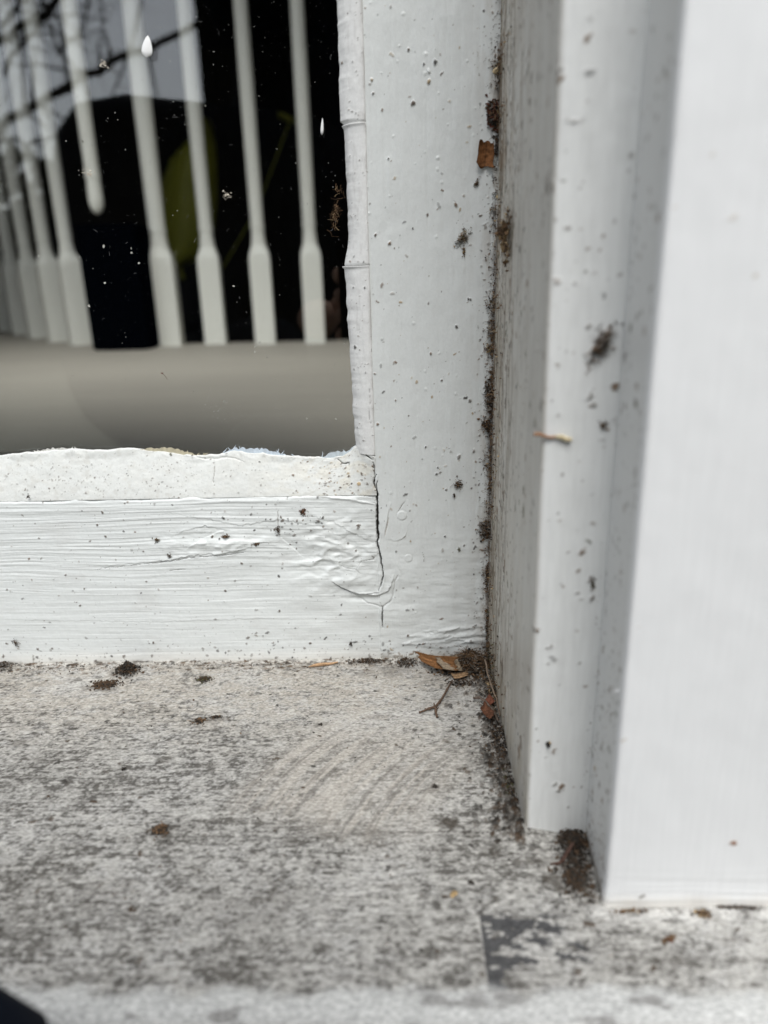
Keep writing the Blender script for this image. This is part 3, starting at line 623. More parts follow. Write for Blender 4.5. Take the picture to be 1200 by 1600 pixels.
a_, b_ = cf(975, 1095); F.blob(a_ - .0002, b_, .0008, (.8, .8, .78), .8, .0010, 1, 0, .3)
a_, b_ = cf(1024, 1400); F.blob(a_, b_, .0005, GRY, .8, .0001, 2, 1.2)
P = np.stack([np.broadcast_to(xy[None, :, 0], A.shape), np.broadcast_to(xy[None, :, 1], A.shape), B], -1)
N = np.stack([np.broadcast_to(tg[None, :, 1], A.shape), np.broadcast_to(-tg[None, :, 0], A.shape), np.zeros_like(A)], -1)
N = -N if (N[0, 3, 0] > 0) else N
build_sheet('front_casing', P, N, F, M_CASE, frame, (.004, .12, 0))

# ================================================================== DEBRIS
def clump(name, label, cat, c, nrm, e1, r1, r2, n, pal, hgt=.5, fib=.25, size=.0006, ang=0.0, group=None, bias=None, rocks=.5):
    """tangle of crumbs, chips and fibres lying on a surface (c: point on it; nrm: its normal; e1: one in-plane axis)"""
    nv = Vector(nrm); u = Vector(e1); u.rotate(Matrix.Rotation(ang, 3, nv)); v = nv.cross(u)
    mb = MB()
    for i in range(n):
        rr = abs(random.gauss(0, .45)); th = random.uniform(0, 6.283)
        du, dv = math.cos(th) * rr, math.sin(th) * rr
        k = max(0, 1 - rr); hh = random.random() * k * hgt * r2
        p = Vector(c) + u * du * r1 + v * dv * r2 + nv * (hh + size * .15)
        col = pal[random.randrange(len(pal))]; q = random.random()
        if q < fib: mb.fibre(p, random.uniform(.5, 1.5) * r2 * .8 + .0003, random.uniform(.00004, .00010), col, nrm, .12)
        elif q < fib + (1 - fib) * rocks: mb.rock(p, size * random.uniform(.3, 1.0), col)
        else: mb.flake(p, size * random.uniform(.5, 1.5), col)
    o = mb.build(name, M_DEB); tag(o, label, cat, group); return o
NS, NZ, NJ = (0, -1, 0), (0, 0, 1), (-1, 0, 0)
def S(px, py): return onY(px, py, -.0004)
def J(px, py): return onX(px, py, XJ - .0003)
def Z(px, py): p = onZ(px, py, ZS + .0001); return p
D = [DBR, BRN, BLK, BLK, GRY]
# on the stile
clump('moss_tangle', 'wiry tan moss tangle stuck midway on the white stile, below the curled leaf scrap', 'moss', S(724, 370), NS, (1, 0, 0), .0042, .0024, 110, [DBR, BRN, TAN, GRY, MOSS], .6, .55, .0005, .9)
clump('moss_tangle', 'small brown moss strand hanging below the wiry tan tangle on the stile', 'moss', S(725, 393), NS, (0, 0, 1), .0024, .0007, 40, [BRN, TAN, DBR], .6, .3, .0004)
clump('debris_clump', 'dark brown crumb with a thin tail on the stile, right of the cracked joint', 'debris', S(716, 757), NS, (0, 0, 1), .0030, .0022, 90, [DBR, BRN, GRY, BLK], .5, .25, .0006)
clump('debris_clump', 'small trailing crumbs just under the dark crumb with a tail on the stile', 'debris', S(710, 775), NS, (0, 0, 1), .0016, .0006, 22, [DBR, BLK], .5, .2, .0004, .5)
clump('debris_clump', 'reddish black ragged clump high in the stile and jamb joint, above the curled leaf scrap', 'debris', S(772, 182), NS, (0, 0, 1), .0060, .0030, 300, [DBR, BLK, RED, BRN, GRY], .8, .2, .0009, .2)
clump('debris_clump', 'dark crumbly strip in the joint directly right of the curled leaf scrap', 'debris', S(776, 225), NS, (0, 0, 1), .0058, .0010, 110, [BLK, DBR, GRY], .7, .2, .0006)
clump('debris_clump', 'topmost dark streak of dirt in the stile and jamb joint', 'debris', S(784, 90), NS, (0, 0, 1), .0050, .0013, 80, [DBR, GRY, BRN], .5, .3, .0005, -.25)
clump('debris_clump', 'small grey brown insect scrap on the stile under the curled leaf scrap', 'debris', S(745, 285), NS, (0, 0, 1), .0020, .0008, 40, [DBR, GRY, BRN], .5, .4, .0005, -.5)
clump('debris_clump', 'rusty brown fluff lodged on the jamb edge beside the wiry tan tangle', 'debris', J(793, 365), NJ, (0, 0, 1), .0085, .0070, 300, [BRN, TAN, DBR], .5, .3, .0009)
clump('cocoon', 'round brown fuzzy cocoon wedged in the stile and jamb joint', 'cocoon', S(775, 517), NS, (0, 0, 1), .0050, .0042, 420, [BRN, DBR, TAN, GRY, GRY], 1.1, .35, .0008)
clump('cocoon', 'ragged tan base of fluff just below the round fuzzy cocoon', 'cocoon', S(770, 543), NS, (1, 0, 0), .0032, .0020, 130, [BRN, TAN, GRY, DBR], .9, .3, .0007)
clump('debris_clump', 'long dark ragged clump of bark bits in the joint below the cocoon', 'debris', S(767, 625), NS, (0, 0, 1), .0115, .0026, 420, [BLK, DBR, BRN, GRY], .8, .2, .0009, .08)
clump('debris_clump', 'dark clump with spiky tail ending the long ragged one in the joint', 'debris', S(760, 665), NS, (0, 0, 1), .0050, .0024, 120, [BLK, DBR, BRN], .7, .35, .0007, .5)
clump('debris_clump', 'rounded dark brown crumb pile in the joint level with the rail crack', 'debris', S(759, 828), NS, (0, 0, 1), .0046, .0034, 320, [BLK, DBR, BRN, GRY], .9, .2, .0007)
clump('debris_clump', 'thin dark rust coloured line of dirt in the joint above the rounded crumb pile', 'debris', S(767, 752), NS, (0, 0, 1), .0075, .0007, 80, [DBR, RED, BLK], .6, .2, .0005)
clump('debris_clump', 'mossy dark crumbs low in the joint near the sill corner', 'debris', S(766, 965), NS, (0, 0, 1), .0110, .0024, 380, [BLK, DBR, MOSS, BRN], .8, .25, .0007, -.06)
clump('debris_clump', 'scattered dark crumbs in the joint midway between rounded pile and sill', 'debris', S(761, 893), NS, (0, 0, 1), .0090, .0008, 100, [DBR, BLK, BRN], .6, .3, .0005)
# on the rail
clump('debris_clump', 'reddish brown crumb high on the bottom rail below the putty', 'debris', S(473, 799), NS, (0, 0, 1), .0020, .0014, 90, [BRN, DBR, RED, BLK], .7, .1, .0005)
clump('debris_clump', 'oval brown crumb sitting on the raised ridge at the middle of the rail', 'debris', S(352, 838), NS, (1, 0, 0), .0020, .0009, 60, [BRN, DBR], .9, .1, .0005)
clump('debris_clump', 'brown spidery crumb on the rail above the left end of the paint ridge', 'debris', S(245, 843), NS, (1, 0, 0), .0016, .0012, 45, [BRN, DBR, MOSS], .7, .3, .0004)
clump('debris_clump', 'dark crumbs caught on the paint ridge below the spidery crumb', 'debris', S(265, 869), NS, (0, 0, 1), .0018, .0010, 45, [DBR, BLK, GRY], .7, .25, .0004)
clump('debris_clump', 'dark scattered crumbs at the right end of the paint ridge on the rail', 'debris', S(400, 850), NS, (1, 0, 0), .0020, .0010, 60, [DBR, BLK, BRN], .6, .25, .0004, .3)
clump('debris_clump', 'loose dark crumbs in a vertical trail right of the paint ridge on the rail', 'debris', S(434, 828), NS, (0, 0, 1), .0024, .0014, 50, [DBR, BLK], .5, .25, .0004)
pb = onY(441, 750, .0035); clump('debris_clump', 'brown crumb on the white bottom putty above the rail', 'debris', pb, (0, -.9, .43), (1, 0, 0), .0013, .0011, 60, [DBR, BRN, BLK], .8, .1, .0005)
clump('debris_clump', 'small dark crumb near the left end of the rail top', 'debris', S(44, 776), NS, (0, 0, 1), .0010, .0006, 26, [GRY, BLK, DBR], .6, .1, .0004)
clump('debris_clump', 'dark bits low on the rail near its left end, just above the sill', 'debris', S(25, 1004), NS, (0, 0, 1), .0024, .0013, 45, [DBR, BLK, GRY], .5, .3, .0005, .5)
mb = MB(); p = S(548, 1005); mb.rock(Vector(p) + Vector((0, -.0004, 0)), .0011, BLK); mb.rock(Vector(p) + Vector((.0005, -.0005, -.0008)), .0008, BLK)
tag(mb.build('seed', M_DEB, smooth=True), 'shiny black seed on the rail just above the sill left of the corner litter', 'seed')
# on the sill
clump('soil_clod', 'black rounded soil clod on the sill against the rail, largest at the left', 'soil', Z(200, 1049), NZ, (1, 0, 0), 0.0068, 0.0057, 630, [BLK, BLK, DBR], .9, .05, .0008, rocks=.85)
clump('soil_clod', 'flat dark brown soil smear on the sill left of the black clod', 'soil', Z(165, 1070), NZ, (1, 0, 0), 0.0072, 0.0039, 450, [BLK, DBR, DBR], .25, .05, .0008, .1, rocks=.8)
clump('soil_clod', 'small dark soil patch on the sill right of the black clod', 'soil', Z(320, 1062), NZ, (1, 0, 0), 0.0047, 0.0031, 225, [BLK, DBR, MOSS], .4, .1, .0006, rocks=.8)
clump('soil_clod', 'two lobed brown soil smear on the sill below the hair thin fibre', 'soil', Z(312, 1127), NZ, (1, 0, 0), 0.0042, 0.0029, 180, [BLK, DBR, BRN], .3, .1, .0006, rocks=.8)
clump('soil_clod', 'wedge shaped brown soil bit at the right tip of the two lobed smear', 'soil', Z(337, 1121), NZ, (1, 0, 0), 0.0029, 0.0013, 90, [DBR, BLK], .4, .1, .0006, .2, rocks=.8)
clump('soil_clod', 'rust brown crumbly spot in the middle of the sill front area', 'soil', Z(250, 1298), NZ, (1, 0, 0), 0.0034, 0.0036, 195, [DBR, BRN, BRN, BLK], .35, .05, .0006, rocks=.85)
clump('soil_clod', 'dark crumbs at the far left end of the sill against the rail', 'soil', Z(5, 1040), NZ, (1, 0, 0), 0.0065, 0.0039, 210, [BLK, DBR, GRY], .5, .2, .0006)
clump('soil_clod', 'thin line of dark soil on the sill at the foot of the rail joint', 'soil', Z(572, 1034), NZ, (1, 0, 0), 0.0117, 0.0026, 390, [BLK, DBR, DBR, GRY], .6, .1, .0006)
clump('soil_clod', 'dark soil crumbs on the sill just left of the dead leaf', 'soil', Z(634, 1036), NZ, (1, 0, 0), 0.0062, 0.0044, 360, [BLK, DBR, GRY], .6, .1, .0007)
clump('litter_heap', 'tangled heap of dark plant litter filling the corner of the sill', 'plant litter', Z(733, 1044), NZ, (1, 0, 0), .0150, .0100, 2400, [BLK, DBR, DBR, BRN, GRY, BRN], .9, .22, .0010)
clump('litter_heap', 'dark crumb mat in front of the corner heap beside the forked twig', 'plant litter', Z(722, 1068), NZ, (1, 0, 0), .0080, .0030, 330, [BLK, DBR, GRY], .4, .1, .0007)
clump('litter_heap', 'brown litter piled against the jamb foot just out from the corner', 'plant litter', Z(776, 1082), NZ, (0, 1, 0), .0130, .0048, 900, [BRN, DBR, BLK, TAN, GRY], .9, .3, .0010)
clump('litter_heap', 'blackish crumbs along the jamb foot midway down its length', 'plant litter', Z(782, 1150), NZ, (0, 1, 0), .0120, .0034, 600, [BLK, BLK, DBR, GRY], .6, .15, .0008)
clump('litter_heap', 'dark granular dirt along the jamb foot near its front corner', 'plant litter', Z(797, 1235), NZ, (0, 1, 0), .0130, .0022, 330, [BLK, DBR, GRY, MOSS], .4, .15, .0008)
clump('litter_heap', 'dark brown litter stuffed in the step between jamb and front casing', 'plant litter', Z(896, 1318), NZ, (0, 1, 0), .0100, .0060, 520, [BLK, BLK, DBR, BLK], .4, .25, .0008)
clump('litter_heap', 'flat dark dirt spilling from the step beside the front casing', 'plant litter', Z(897, 1372), NZ, (0, 1, 0), .0095, .0062, 480, [BLK, BLK, DBR], .2, .1, .0007)
clump('debris_clump', 'dark crumbs on the sill at the foot of the narrow jamb face', 'debris', Z(852, 1290), NZ, (1, 0, 0), .0030, .0014, 80, [BLK, DBR, BLK], .5, .2, .0006)
clump('debris_clump', 'brown forked husk on the sill under the front casing edge', 'debris', Z(1098, 1428), NZ, (1, 0, 0), .0030, .0016, 130, [DBR, BRN, BLK, TAN], .5, .3, .0006)
clump('debris_clump', 'oblong reddish brown scrap on the sill below the front casing', 'debris', Z(1046, 1468), NZ, (1, 0, 0), .0024, .0010, 110, [BRN, RED, BRN, DBR], .5, .2, .0006, .6)
clump('debris_clump', 'dark line of crumbs under the right end of the front casing', 'debris', Z(1150, 1418), NZ, (1, 0, 0), .0090, .0007, 150, [BLK, DBR, GRY], .6, .15, .0005)
clump('debris_clump', 'small brown crumbs under the left corner of the front casing', 'debris', Z(985, 1424), NZ, (1, 0, 0), .0060, .0006, 70, [BRN, DBR, TAN], .6, .15, .0005)
for (px, py, lab) in ((194, 1452 - 1040 + 790, 'dark pellet on the sill left of the two lobed smear'), (680, 1229, 'black pellet alone on the sill between forked twig and pale husk'), (737, 1380, 'black pellet on the sill near the front, left of the step litter'), (500, 1133, 'brown pellet on the sill left of the forked twig')):
    c = Z(px, py); mb = MB()
    for k in range(7): mb.rock(Vector(c) + Vector((random.uniform(-.0006, .0006), random.uniform(-.0005, .0005), .0003)), .0006, BLK)
    tag(mb.build('soil_pellet', M_DEB), lab, 'soil')
# clumps on the narrow jamb face and casing return
def C(px, py): return onY(px, py, YO - .0003)
clump('debris_clump', 'blurred dark cobweb clump in the step between jamb face and front casing', 'debris', C(938, 540), NS, (0, 0, 1), .0058, .0026, 230, [DBR, BRN, BLK, GRY, GRY], .8, .5, .0005, -.5)
clump('debris_clump', 'small dark brown clump in the step below the blurred cobweb clump', 'debris', C(942, 664), NS, (0, 0, 1), .0013, .0011, 70, [DBR, BLK, BRN], .8, .2, .0004)
clump('debris_clump', 'dark crumbs in the step well above the black flake on the jamb face', 'debris', C(926, 912), NS, (0, 0, 1), .0032, .0006, 60, [DBR, BLK, MOSS], .7, .3, .0004)
mb = MB(); c = Vector(C(857, 1162)) + Vector((0, -.0004, 0))
for k in range(5): mb.rock(c + Vector((random.uniform(-.0003, .0003), 0, random.uniform(-.0007, .0004))), .0006, BLK)
mb.flake(c + Vector((.0004, -.0002, .0009)), .0005, TAN)
tag(mb.build('seed', M_DEB), 'black flake with a pale tip on the lower part of the narrow jamb face', 'seed')
# twig glued across the jamb edge
mb = MB(); a = Vector(onY(834, 679, YO - .0006)); b = Vector(onY(893, 686, YO - .0008))
pts = [a.lerp(b, k / 7) + Vector((0, 0, .0003 * math.sin(k * 1.7))) for k in range(8)]
mb.tube(pts[:5], [.0004, .0005, .0004, .00035, .0003], (.28, .15, .08), 6, .3); mb.tube(pts[4:], [.0003, .0006, .0006, .0005], (.52, .44, .28), 6, .3)
tag(mb.build('twig', M_DEB), 'short twig stuck flat across the narrow jamb face, brown end to the left', 'twig')
# pale seed husks
def husk(c, nrm, r, lab, col=PALE):
    mb = MB(); nv = Vector(nrm); u = nv.orthogonal().normalized(); v = nv.cross(u); c = Vector(c)
    n, mrings = 10, 5; vs = []
    for j in range(mrings):
        ph = j / (mrings - 1) * 1.35
        for i in range(n):
            a_ = 6.283 * i / n; q = math.sin(ph + .12) * r * (1 + .15 * math.sin(3 * a_ + r * 9e3))
            vs.append(c + u * math.cos(a_) * q * 1.25 + v * math.sin(a_) * q * .8 + nv * (math.cos(ph) * r * .55 + .0001))
    fs = [(j * n + i, j * n + (i + 1) % n, (j + 1) * n + (i + 1) % n, (j + 1) * n + i) for j in range(mrings - 1) for i in range(n)] + [tuple(range(n))]
    mb.add(vs, fs, col, .25); mb.flake(c + nv * r * .5, r * .5, BRN)
    tag(mb.build('seed_husk', M_DEB, smooth=True), lab, 'seed husk')
husk(S(775, 110), NS, .0012, 'cream seed husk highest up in the stile and jamb joint')
husk(S(780, 306), NS, .0011, 'cream seed husk in the joint below the curled leaf scrap')
husk(Z(803, 1306), NZ, .0013, 'yellowish seed husk on the sill in front of the jamb corner', (.50, .36, .17))
husk(Z(709, 1398), NZ, .0011, 'flat tan seed husk near the front of the sill', (.34, .24, .12))
# curled leaf scrap
def leaf(name, lab, corners, nrm, col, curl=.0008, nu=14, nv=14, back=BRN, rag=.12, vein=True, cat='leaf'):
    c = [Vector(p) for p in corners]; n_ = Vector(nrm); V = []; Cc = []
    sd_ = random.random() * 50
    for j in range(nv + 1):
        for i in range(nu + 1):
            u, v = i / nu, j / nv
            jj = rag * (mnoise.noise(Vector((u * 4, v * 4, sd_))))
            uu = u + jj * (.5 if i in (0, nu) else .1); vv = v + rag * mnoise.noise(Vector((u * 5 + 9, v * 4, sd_))) * (1 if j in (0, nv) else .2)
            p = c[0].lerp(c[1], uu).lerp(c[3].lerp(c[2], uu), vv)
            p += n_ * (curl * (4 * (u - .5) ** 2) + curl * .9 * (v - .4) ** 2 * 2 + curl * .35 * mnoise.noise(Vector((u * 6, v * 6, sd_ + 3))) + .0003)
            V.append(p)
            k = .75 + .5 * abs(mnoise.noise(Vector((u * 9, v * 3, sd_))))
            if vein and (abs(u - .5) < .04 or abs(((v * 6 + abs(u - .5) * 3) % 1) - .5) < .06): k *= .65
            e = min(u, 1 - u, v, 1 - v); k *= .65 + .35 * min(1, e * 8)
            Cc.append(tuple(x * k for x in col))
    m_ = len(V); V2 = [p - n_ * .00012 for p in V]; fs = []
    w_ = nu + 1
    for j in range(nv):
        for i in range(nu):
            q = (j * w_ + i, j * w_ + i + 1, (j + 1) * w_ + i + 1, (j + 1) * w_ + i); fs.append(q); fs.append(tuple(m_ + k for k in q[::-1]))
    rim = [i for i in range(w_)] + [j * w_ + nu for j in range(1, nv + 1)] + [nv * w_ + i for i in range(nu - 1, -1, -1)] + [j * w_ for j in range(nv - 1, 0, -1)]
    for k in range(len(rim)): a_, b_ = rim[k], rim[(k + 1) % len(rim)]; fs.append((b_, a_, m_ + a_, m_ + b_))
    mb = MB(); mb.v = [tuple(p) for p in V + V2]; mb.f = fs; mb.c = Cc + [tuple(x * .7 for x in q) for q in Cc]
    o = mb.build(name, M_DEB, smooth=True)
    if lab: tag(o, lab, cat)
    return o
leaf('leaf_scrap', 'curled orange brown leaf scrap standing off the stile near the joint', [S(743, 258), S(770, 266), S(771, 226), S(749, 218)], NS, (.24, .105, .04), .0016)
def Zh(px, py, h): return onZ(px, py, ZS + h)
leaf('dead_leaf', 'folded orange brown dead leaf lying in the sill corner', [Zh(648, 1024, .0035), Zh(668, 1046, .0012), Zh(712, 1056, .0012), Zh(716, 1036, .0050)], (0, -.5, .86), (.24, .115, .045), .0028, 18, 12)
leaf('dead_leaf', 'grey weathered leaf half hidden in the corner litter heap', [Zh(680, 1030, .0050), Zh(692, 1048, .0030), Zh(722, 1052, .0030), Zh(716, 1026, .0060)], (0, -.5, .86), (.30, .24, .17), .0010, 14, 10)
leaf('dead_leaf', 'tan curled leaf sliver at the front of the corner litter heap', [Zh(704, 1054, .0012), Zh(712, 1063, .0010), Zh(732, 1058, .0012), Zh(728, 1052, .0020)], (0, -.3, .95), (.42, .27, .15), .0006, 10, 8)
leaf('dead_leaf', 'russet leaf fragment against the jamb foot below the litter', [Zh(752, 1112, .0012), Zh(768, 1130, .0012), Zh(776, 1118, .0030), Zh(760, 1102, .0030)], (-.3, -.3, .9), (.15, .065, .035), .0018, 12, 10)
leaf('dead_leaf', 'small dark red leaf fragment by the jamb foot above the russet one', [Zh(756, 1098, .0012), Zh(764, 1106, .0012), Zh(776, 1098, .0030), Zh(766, 1088, .0030)], (-.3, -.3, .9), (.20, .07, .04), .0008, 12, 10)
leaf('leaf_scrap', 'dull red leaf scrap inside the ragged clump high in the joint', [S(762, 196), S(768, 199), S(772, 176), S(763, 170)], (-.3, -.95, 0), (.16, .06, .04), .0008)
# narrow straw
mb = MB(); a = Vector(Zh(482, 1042, .0008)); b = Vector(Zh(528, 1034, .0014))
mb.tube([a.lerp(b, k / 6) + Vector((0, 0, .0003 * math.sin(k))) for k in range(7)], [.0002, .0006, .0008, .0008, .0007, .0005, .0003], (.36, .23, .13), 6, .3)
tag(mb.build('straw', M_DEB), 'thin brown straw on the sill at the foot of the rail', 'straw')
mb = MB(); pts = [Vector(Zh(*t, .0003)) for t in ((292, 1107), (294, 1110), (299, 1111), (305, 1110), (308, 1107))]; mb.tube(pts, .00009, (.05, .04, .03), 5)
tag(mb.build('fibre', M_DEB), 'hair thin curved fibre on the sill above the two lobed smear', 'fibre')
# forked twig
def twig(name, lab, paths, col=(.10, .065, .045)):
    mb = MB()
    for (pp_, r0, r1) in paths:
        pts = [Vector(Zh(x, y, h)) for (x, y, h) in pp_]; fine = []
        for i in range(len(pts) - 1):
            for k in range(4): fine.append(pts[i].lerp(pts[i + 1], k / 4) + Vector((random.gauss(0, 1), random.gauss(0, 1), random.gauss(0, 1))) * .00006)
        fine.append(pts[-1]); n = len(fine)
        mb.tube(fine, [(r0 + (r1 - r0) * i / (n - 1)) * (1.35 if i % 5 == 3 else 1) for i in range(n)], col, 7, .3)
    tag(mb.build(name, M_DEB, smooth=True), lab, 'twig')
twig('twig', 'forked dark twig pointing out from the corner litter heap', [([(706, 1064, .002), (696, 1082, .0016), (686, 1098, .0010), (680, 1105, .0009)], .00035, .00055), ([(681, 1104, .0010), (668, 1108, .0012), (655, 1113, .0008)], .00055, .00035), ([(680, 1104, .0010), (681, 1113, .0008), (683, 1120, .0005)], .0005, .0004), ([(679, 1104, .0010), (678, 1098, .0022)], .0004, .00015), ([(682, 1108, .001), (686, 1105, .0018)], .0003, .00012)])
twig('twig', 'short dark twig leaning out of the litter in the front casing step', [([(896, 1318, .0030), (886, 1332, .0020), (878, 1346, .0008)], .0005, .0006), ([(878, 1346, .0008), (868, 1350, .0006), (860, 1349, .0008)], .0005, .0003)], (.07, .04, .03))
twig('twig', 'thin pale stem curving down from the corner heap along the jamb foot', [([(758, 1030, .006), (762, 1052, .005), (768, 1072, .004), (776, 1092, .003), (781, 1118, .002)], .0004, .0003)], (.20, .15, .11))
twig('twig', 'dark thin stem curling at the top of the corner litter heap', [([(724, 1018, .006), (728, 1030, .006), (738, 1042, .005), (746, 1050, .004)], .0004, .0003)], (.05, .04, .03))
twig('twig', 'grey brown curled stem by the jamb foot above the russet leaf', [([(740, 1091, .0018), (750, 1090, .0026), (758, 1096, .0026), (770, 1108, .0026), (778, 1126, .0020)], .0006, .0003)], (.13, .10, .08))

# loose crumbs nobody could count
mb = MB()
for _ in range(4200):                                   # stile / jamb joint
    z = random.uniform(-.165, .12); k = mnoise.noise(Vector((0, 0, z * 90)))
    if random.random() > .22 + k + (.35 if z < -.05 else 0): continue
    d = abs(random.gauss(0, .0011)); p = (XJ - d, -.0004 - random.random() * .0005, z) if random.random() < .5 else (XJ - .0004, -abs(random.gauss(0, .0045)), z)
    c_ = random.choice([BLK, DBR, DBR, BRN, BRN, GRY])
    if random.random() < .75: mb.rock(p, random.uniform(.0001, .0004), c_)
    else: mb.fibre(p, random.uniform(.0008, .0025), .00005, c_, (0, -1, 0), .2)
for _ in range(34):                                     # ragged little accumulations spilling onto both faces
    zc_ = .12 - .285 * random.random() ** .85; w1, w2 = random.uniform(.0006, .0022), random.uniform(.002, .007); n_ = random.randint(12, 55)
    for _ in range(n_):
        z = zc_ + random.gauss(0, w2 * .5)
        if z < -.1645: continue
        c_ = random.choice([DBR, BRN, BRN, DBR, GRY, TAN, BLK]); t_ = abs(random.gauss(0, 1))
        p = (XJ - t_ * w1, -.0005 - random.random() * .0006, z) if random.random() < .45 else (XJ - .0004, -t_ * w1 * 7, z)
        q = random.random()
        if q < .6: mb.rock(p, random.uniform(.00015, .0005), c_)
        elif q < .75: mb.flake(p, random.uniform(.0003, .0008), c_)
        else: mb.fibre(p, random.uniform(.001, .003), .00005, c_, (0, -1, 0), .2)
tag(mb.build('joint_dirt', M_DEB), 'fine dark dirt crumbs along the joint between stile and jamb', 'dirt', kind='stuff')
mb = MB()
for _ in range(3400):                                   # sill, densest at the back and by the jamb
    q = random.random()
    if q < .35: x = random.uniform(-.2, XJ); y = -abs(random.gauss(0, .005)) - .0006
    elif q < .70: y = -random.random() * .11; x = XJ - abs(random.gauss(0, .004)) - .0006
    elif q < .8: y = random.uniform(-.135, -.108); x = XK - abs(random.gauss(0, .004))
    else: x = random.uniform(-.2, .12); y = -.155 * random.random() ** 1.3
    if x > XJ - .0005 and y > YO: continue
    if x > XK - .0005 and y > YT: continue
    c_ = random.choice([BLK, DBR, DBR, BRN, GRY, BLK]); r = random.uniform(.0001, .00042)
    if random.random() < .8: mb.rock((x, y, ZS + r * .5), r, c_)
    elif random.random() < .5: mb.flake((x, y, ZS + r), r * 1.6, c_, NZ)
    else: mb.fibre((x, y, ZS + .0002), random.uniform(.0008, .0022), .00005, c_, NZ, .05)
tag(mb.build('sill_dirt', M_DEB), 'fine dark soil crumbs scattered over the sill', 'dirt', kind='stuff')
mb = MB()
for _ in range(260):
    z = -.165 + abs(random.gauss(0, .012)); y = -abs(random.gauss(0, .02))
    mb.rock((XJ - .0003, max(y, -.10), z), random.uniform(.00015, .0006), random.choice([DBR, BRN, MOSS, BLK]))
for _ in range(120):
    mb.rock((XK - .0002, random.uniform(YT + .002, YO), -.165 + abs(random.gauss(0, .05))), random.uniform(.0001, .00035), random.choice([DBR, BRN, GRY]))
tag(mb.build('jamb_dirt', M_DEB), 'fine brown dirt crumbs clinging to the jamb and casing sides', 'dirt', kind='stuff')

# on the glass
def G(px, py): return onY(px, py, YG - .0002)
M_PDROP = plain_mat('dried paint drop', (.80, .81, .80), .35, 300, .03, .1, .0001)
def drop(name, lab, top, bot, wd, cat='paint drop', th=.0006):
    a, b = Vector(G(*top)), Vector(G(*bot)); V = []; n, r_ = 16, 8; ax = (b - a); L = ax.length; ax.normalize(); sx = ax.cross(Vector((0, -1, 0)))
    for j in range(r_ + 1):
        t_ = j / r_; w_ = wd * max(1e-4, t_ ** .65 * math.sqrt(max(0, 1 - t_ ** 4)) / .72)
        for i in range(n):
            a_ = math.pi * i / (n - 1); V.append(a + ax * L * t_ + sx * math.cos(a_) * w_ + Vector((0, -1, 0)) * (math.sin(a_) * th * (w_ / wd)))
    mb = MB(); mb.add(V, [(j * n + i, j * n + i + 1, (j + 1) * n + i + 1, (j + 1) * n + i) for j in range(r_) for i in range(n - 1)], (1, 1, 1), 0)
    tag(mb.build(name, M_PDROP, smooth=True), lab, cat)
drop('paint_drop', 'bright white teardrop shaped paint drop high on the glass', (231, 55), (229, 90), .0021)
drop('paint_drop', 'thin grey white drip mark on the glass near the side putty', (504, 184), (503, 211), .0006)
mb = MB(); c = Vector(G(525, 330))
for k in range(55):
    z = random.uniform(-1, 1); p = c + Vector((.0010 * z + random.gauss(0, .0008), -.0004 - random.random() * .001, .0085 * z))
    mb.fibre(p, random.uniform(.001, .004), random.uniform(.00003, .00008), random.choice([BRN, DBR, TAN, BRN]), (0, -1, 0), .3)
for k in range(40):
    z = random.uniform(-1, .4); mb.rock(c + Vector((.001 * z + random.gauss(0, .0006), -.0004, .006 * z)), random.uniform(.0001, .0004), BRN)
tag(mb.build('cobweb_shred', M_DEB), 'brown cobweb shred with fibres stuck on the glass beside the putty', 'cobweb')
LT = (.55, .50, .42)
for (px, py, lab) in ((161, 101, 'pale insect scrap on the glass left of the white teardrop'), (140, 270, 'pale insect scrap on the dark middle of the glass'), (354, 305, 'faint pale scrap on the glass between two balusters')):
    mb = MB(); c = Vector(G(px, py))
    for k in range(16):
        q = c + Vector((random.gauss(0, .0008), -.0003, random.gauss(0, .0009)))
        mb.flake(q, random.uniform(.0002, .0006), LT, (0, -1, 0)) if k % 3 else mb.fibre(q, .0018, .00007, LT, (0, -1, 0), .1)
    tag(mb.build('insect_scrap', M_DEB), lab, 'insect scrap')
mb = MB(); c = Vector(G(253, 583)); mb.flake(c, .0007, (.2, .07, .05), (0, -1, 0)); mb.tube([c, c + Vector((.0012, -.0002, -.0010)), c + Vector((.002, -.0002, -.0026))], .00008, (.10, .05, .04), 4)
tag(mb.build('seed', M_DEB), 'tiny reddish seed with a thin tail low on the glass', 'seed')
mb = MB()
for _ in range(1200):
    px = random.uniform(0, 545); py = random.uniform(0, 700) if random.random() < .6 else random.uniform(0, 420)
    if px > 535 - (0 if py > 190 else 10): continue
    c = Vector(G(px, py)); r = .00006 + .00022 * random.random() ** 4; g_ = random.uniform(.15, .5)
    q = random.random()
    if q < .93: mb.flake(c, r, (g_, g_, g_ * .93), (0, -1, 0), .2, .1, .00004)
    else:
        mb.fibre(c, random.uniform(.0005, .002), .000035, (g_ * .8, g_ * .8, g_ * .8), (0, -1, 0), .03)
for (px, py, r) in ((129, 221, .0006), (162, 385, .0007), (205, 388, .0006), (205, 395, .0006), (217, 411, .0006), (164, 442, .0007), (365, 447, .0007), (139, 478, .0006), (398, 550, .0005), (398, 542, .0005), (405, 536, .0009), (525, 655, .0005), (479, 654, .0004), (538, 538, .0005), (60, 400, .0005), (486, 540, .0004), (350, 627, .0006), (321, 165, .0004)):
    mb.flake(Vector(G(px, py)), r, (.42, .42, .38), (0, -1, 0), .2, .1, .00005)
for k in range(40):
    px, py = random.gauss(350, 26), random.gauss(640, 16); mb.flake(Vector(G(px, py)), random.uniform(.0001, .0002), (.55, .56, .55), (0, -1, 0), .2, .1, .00004)
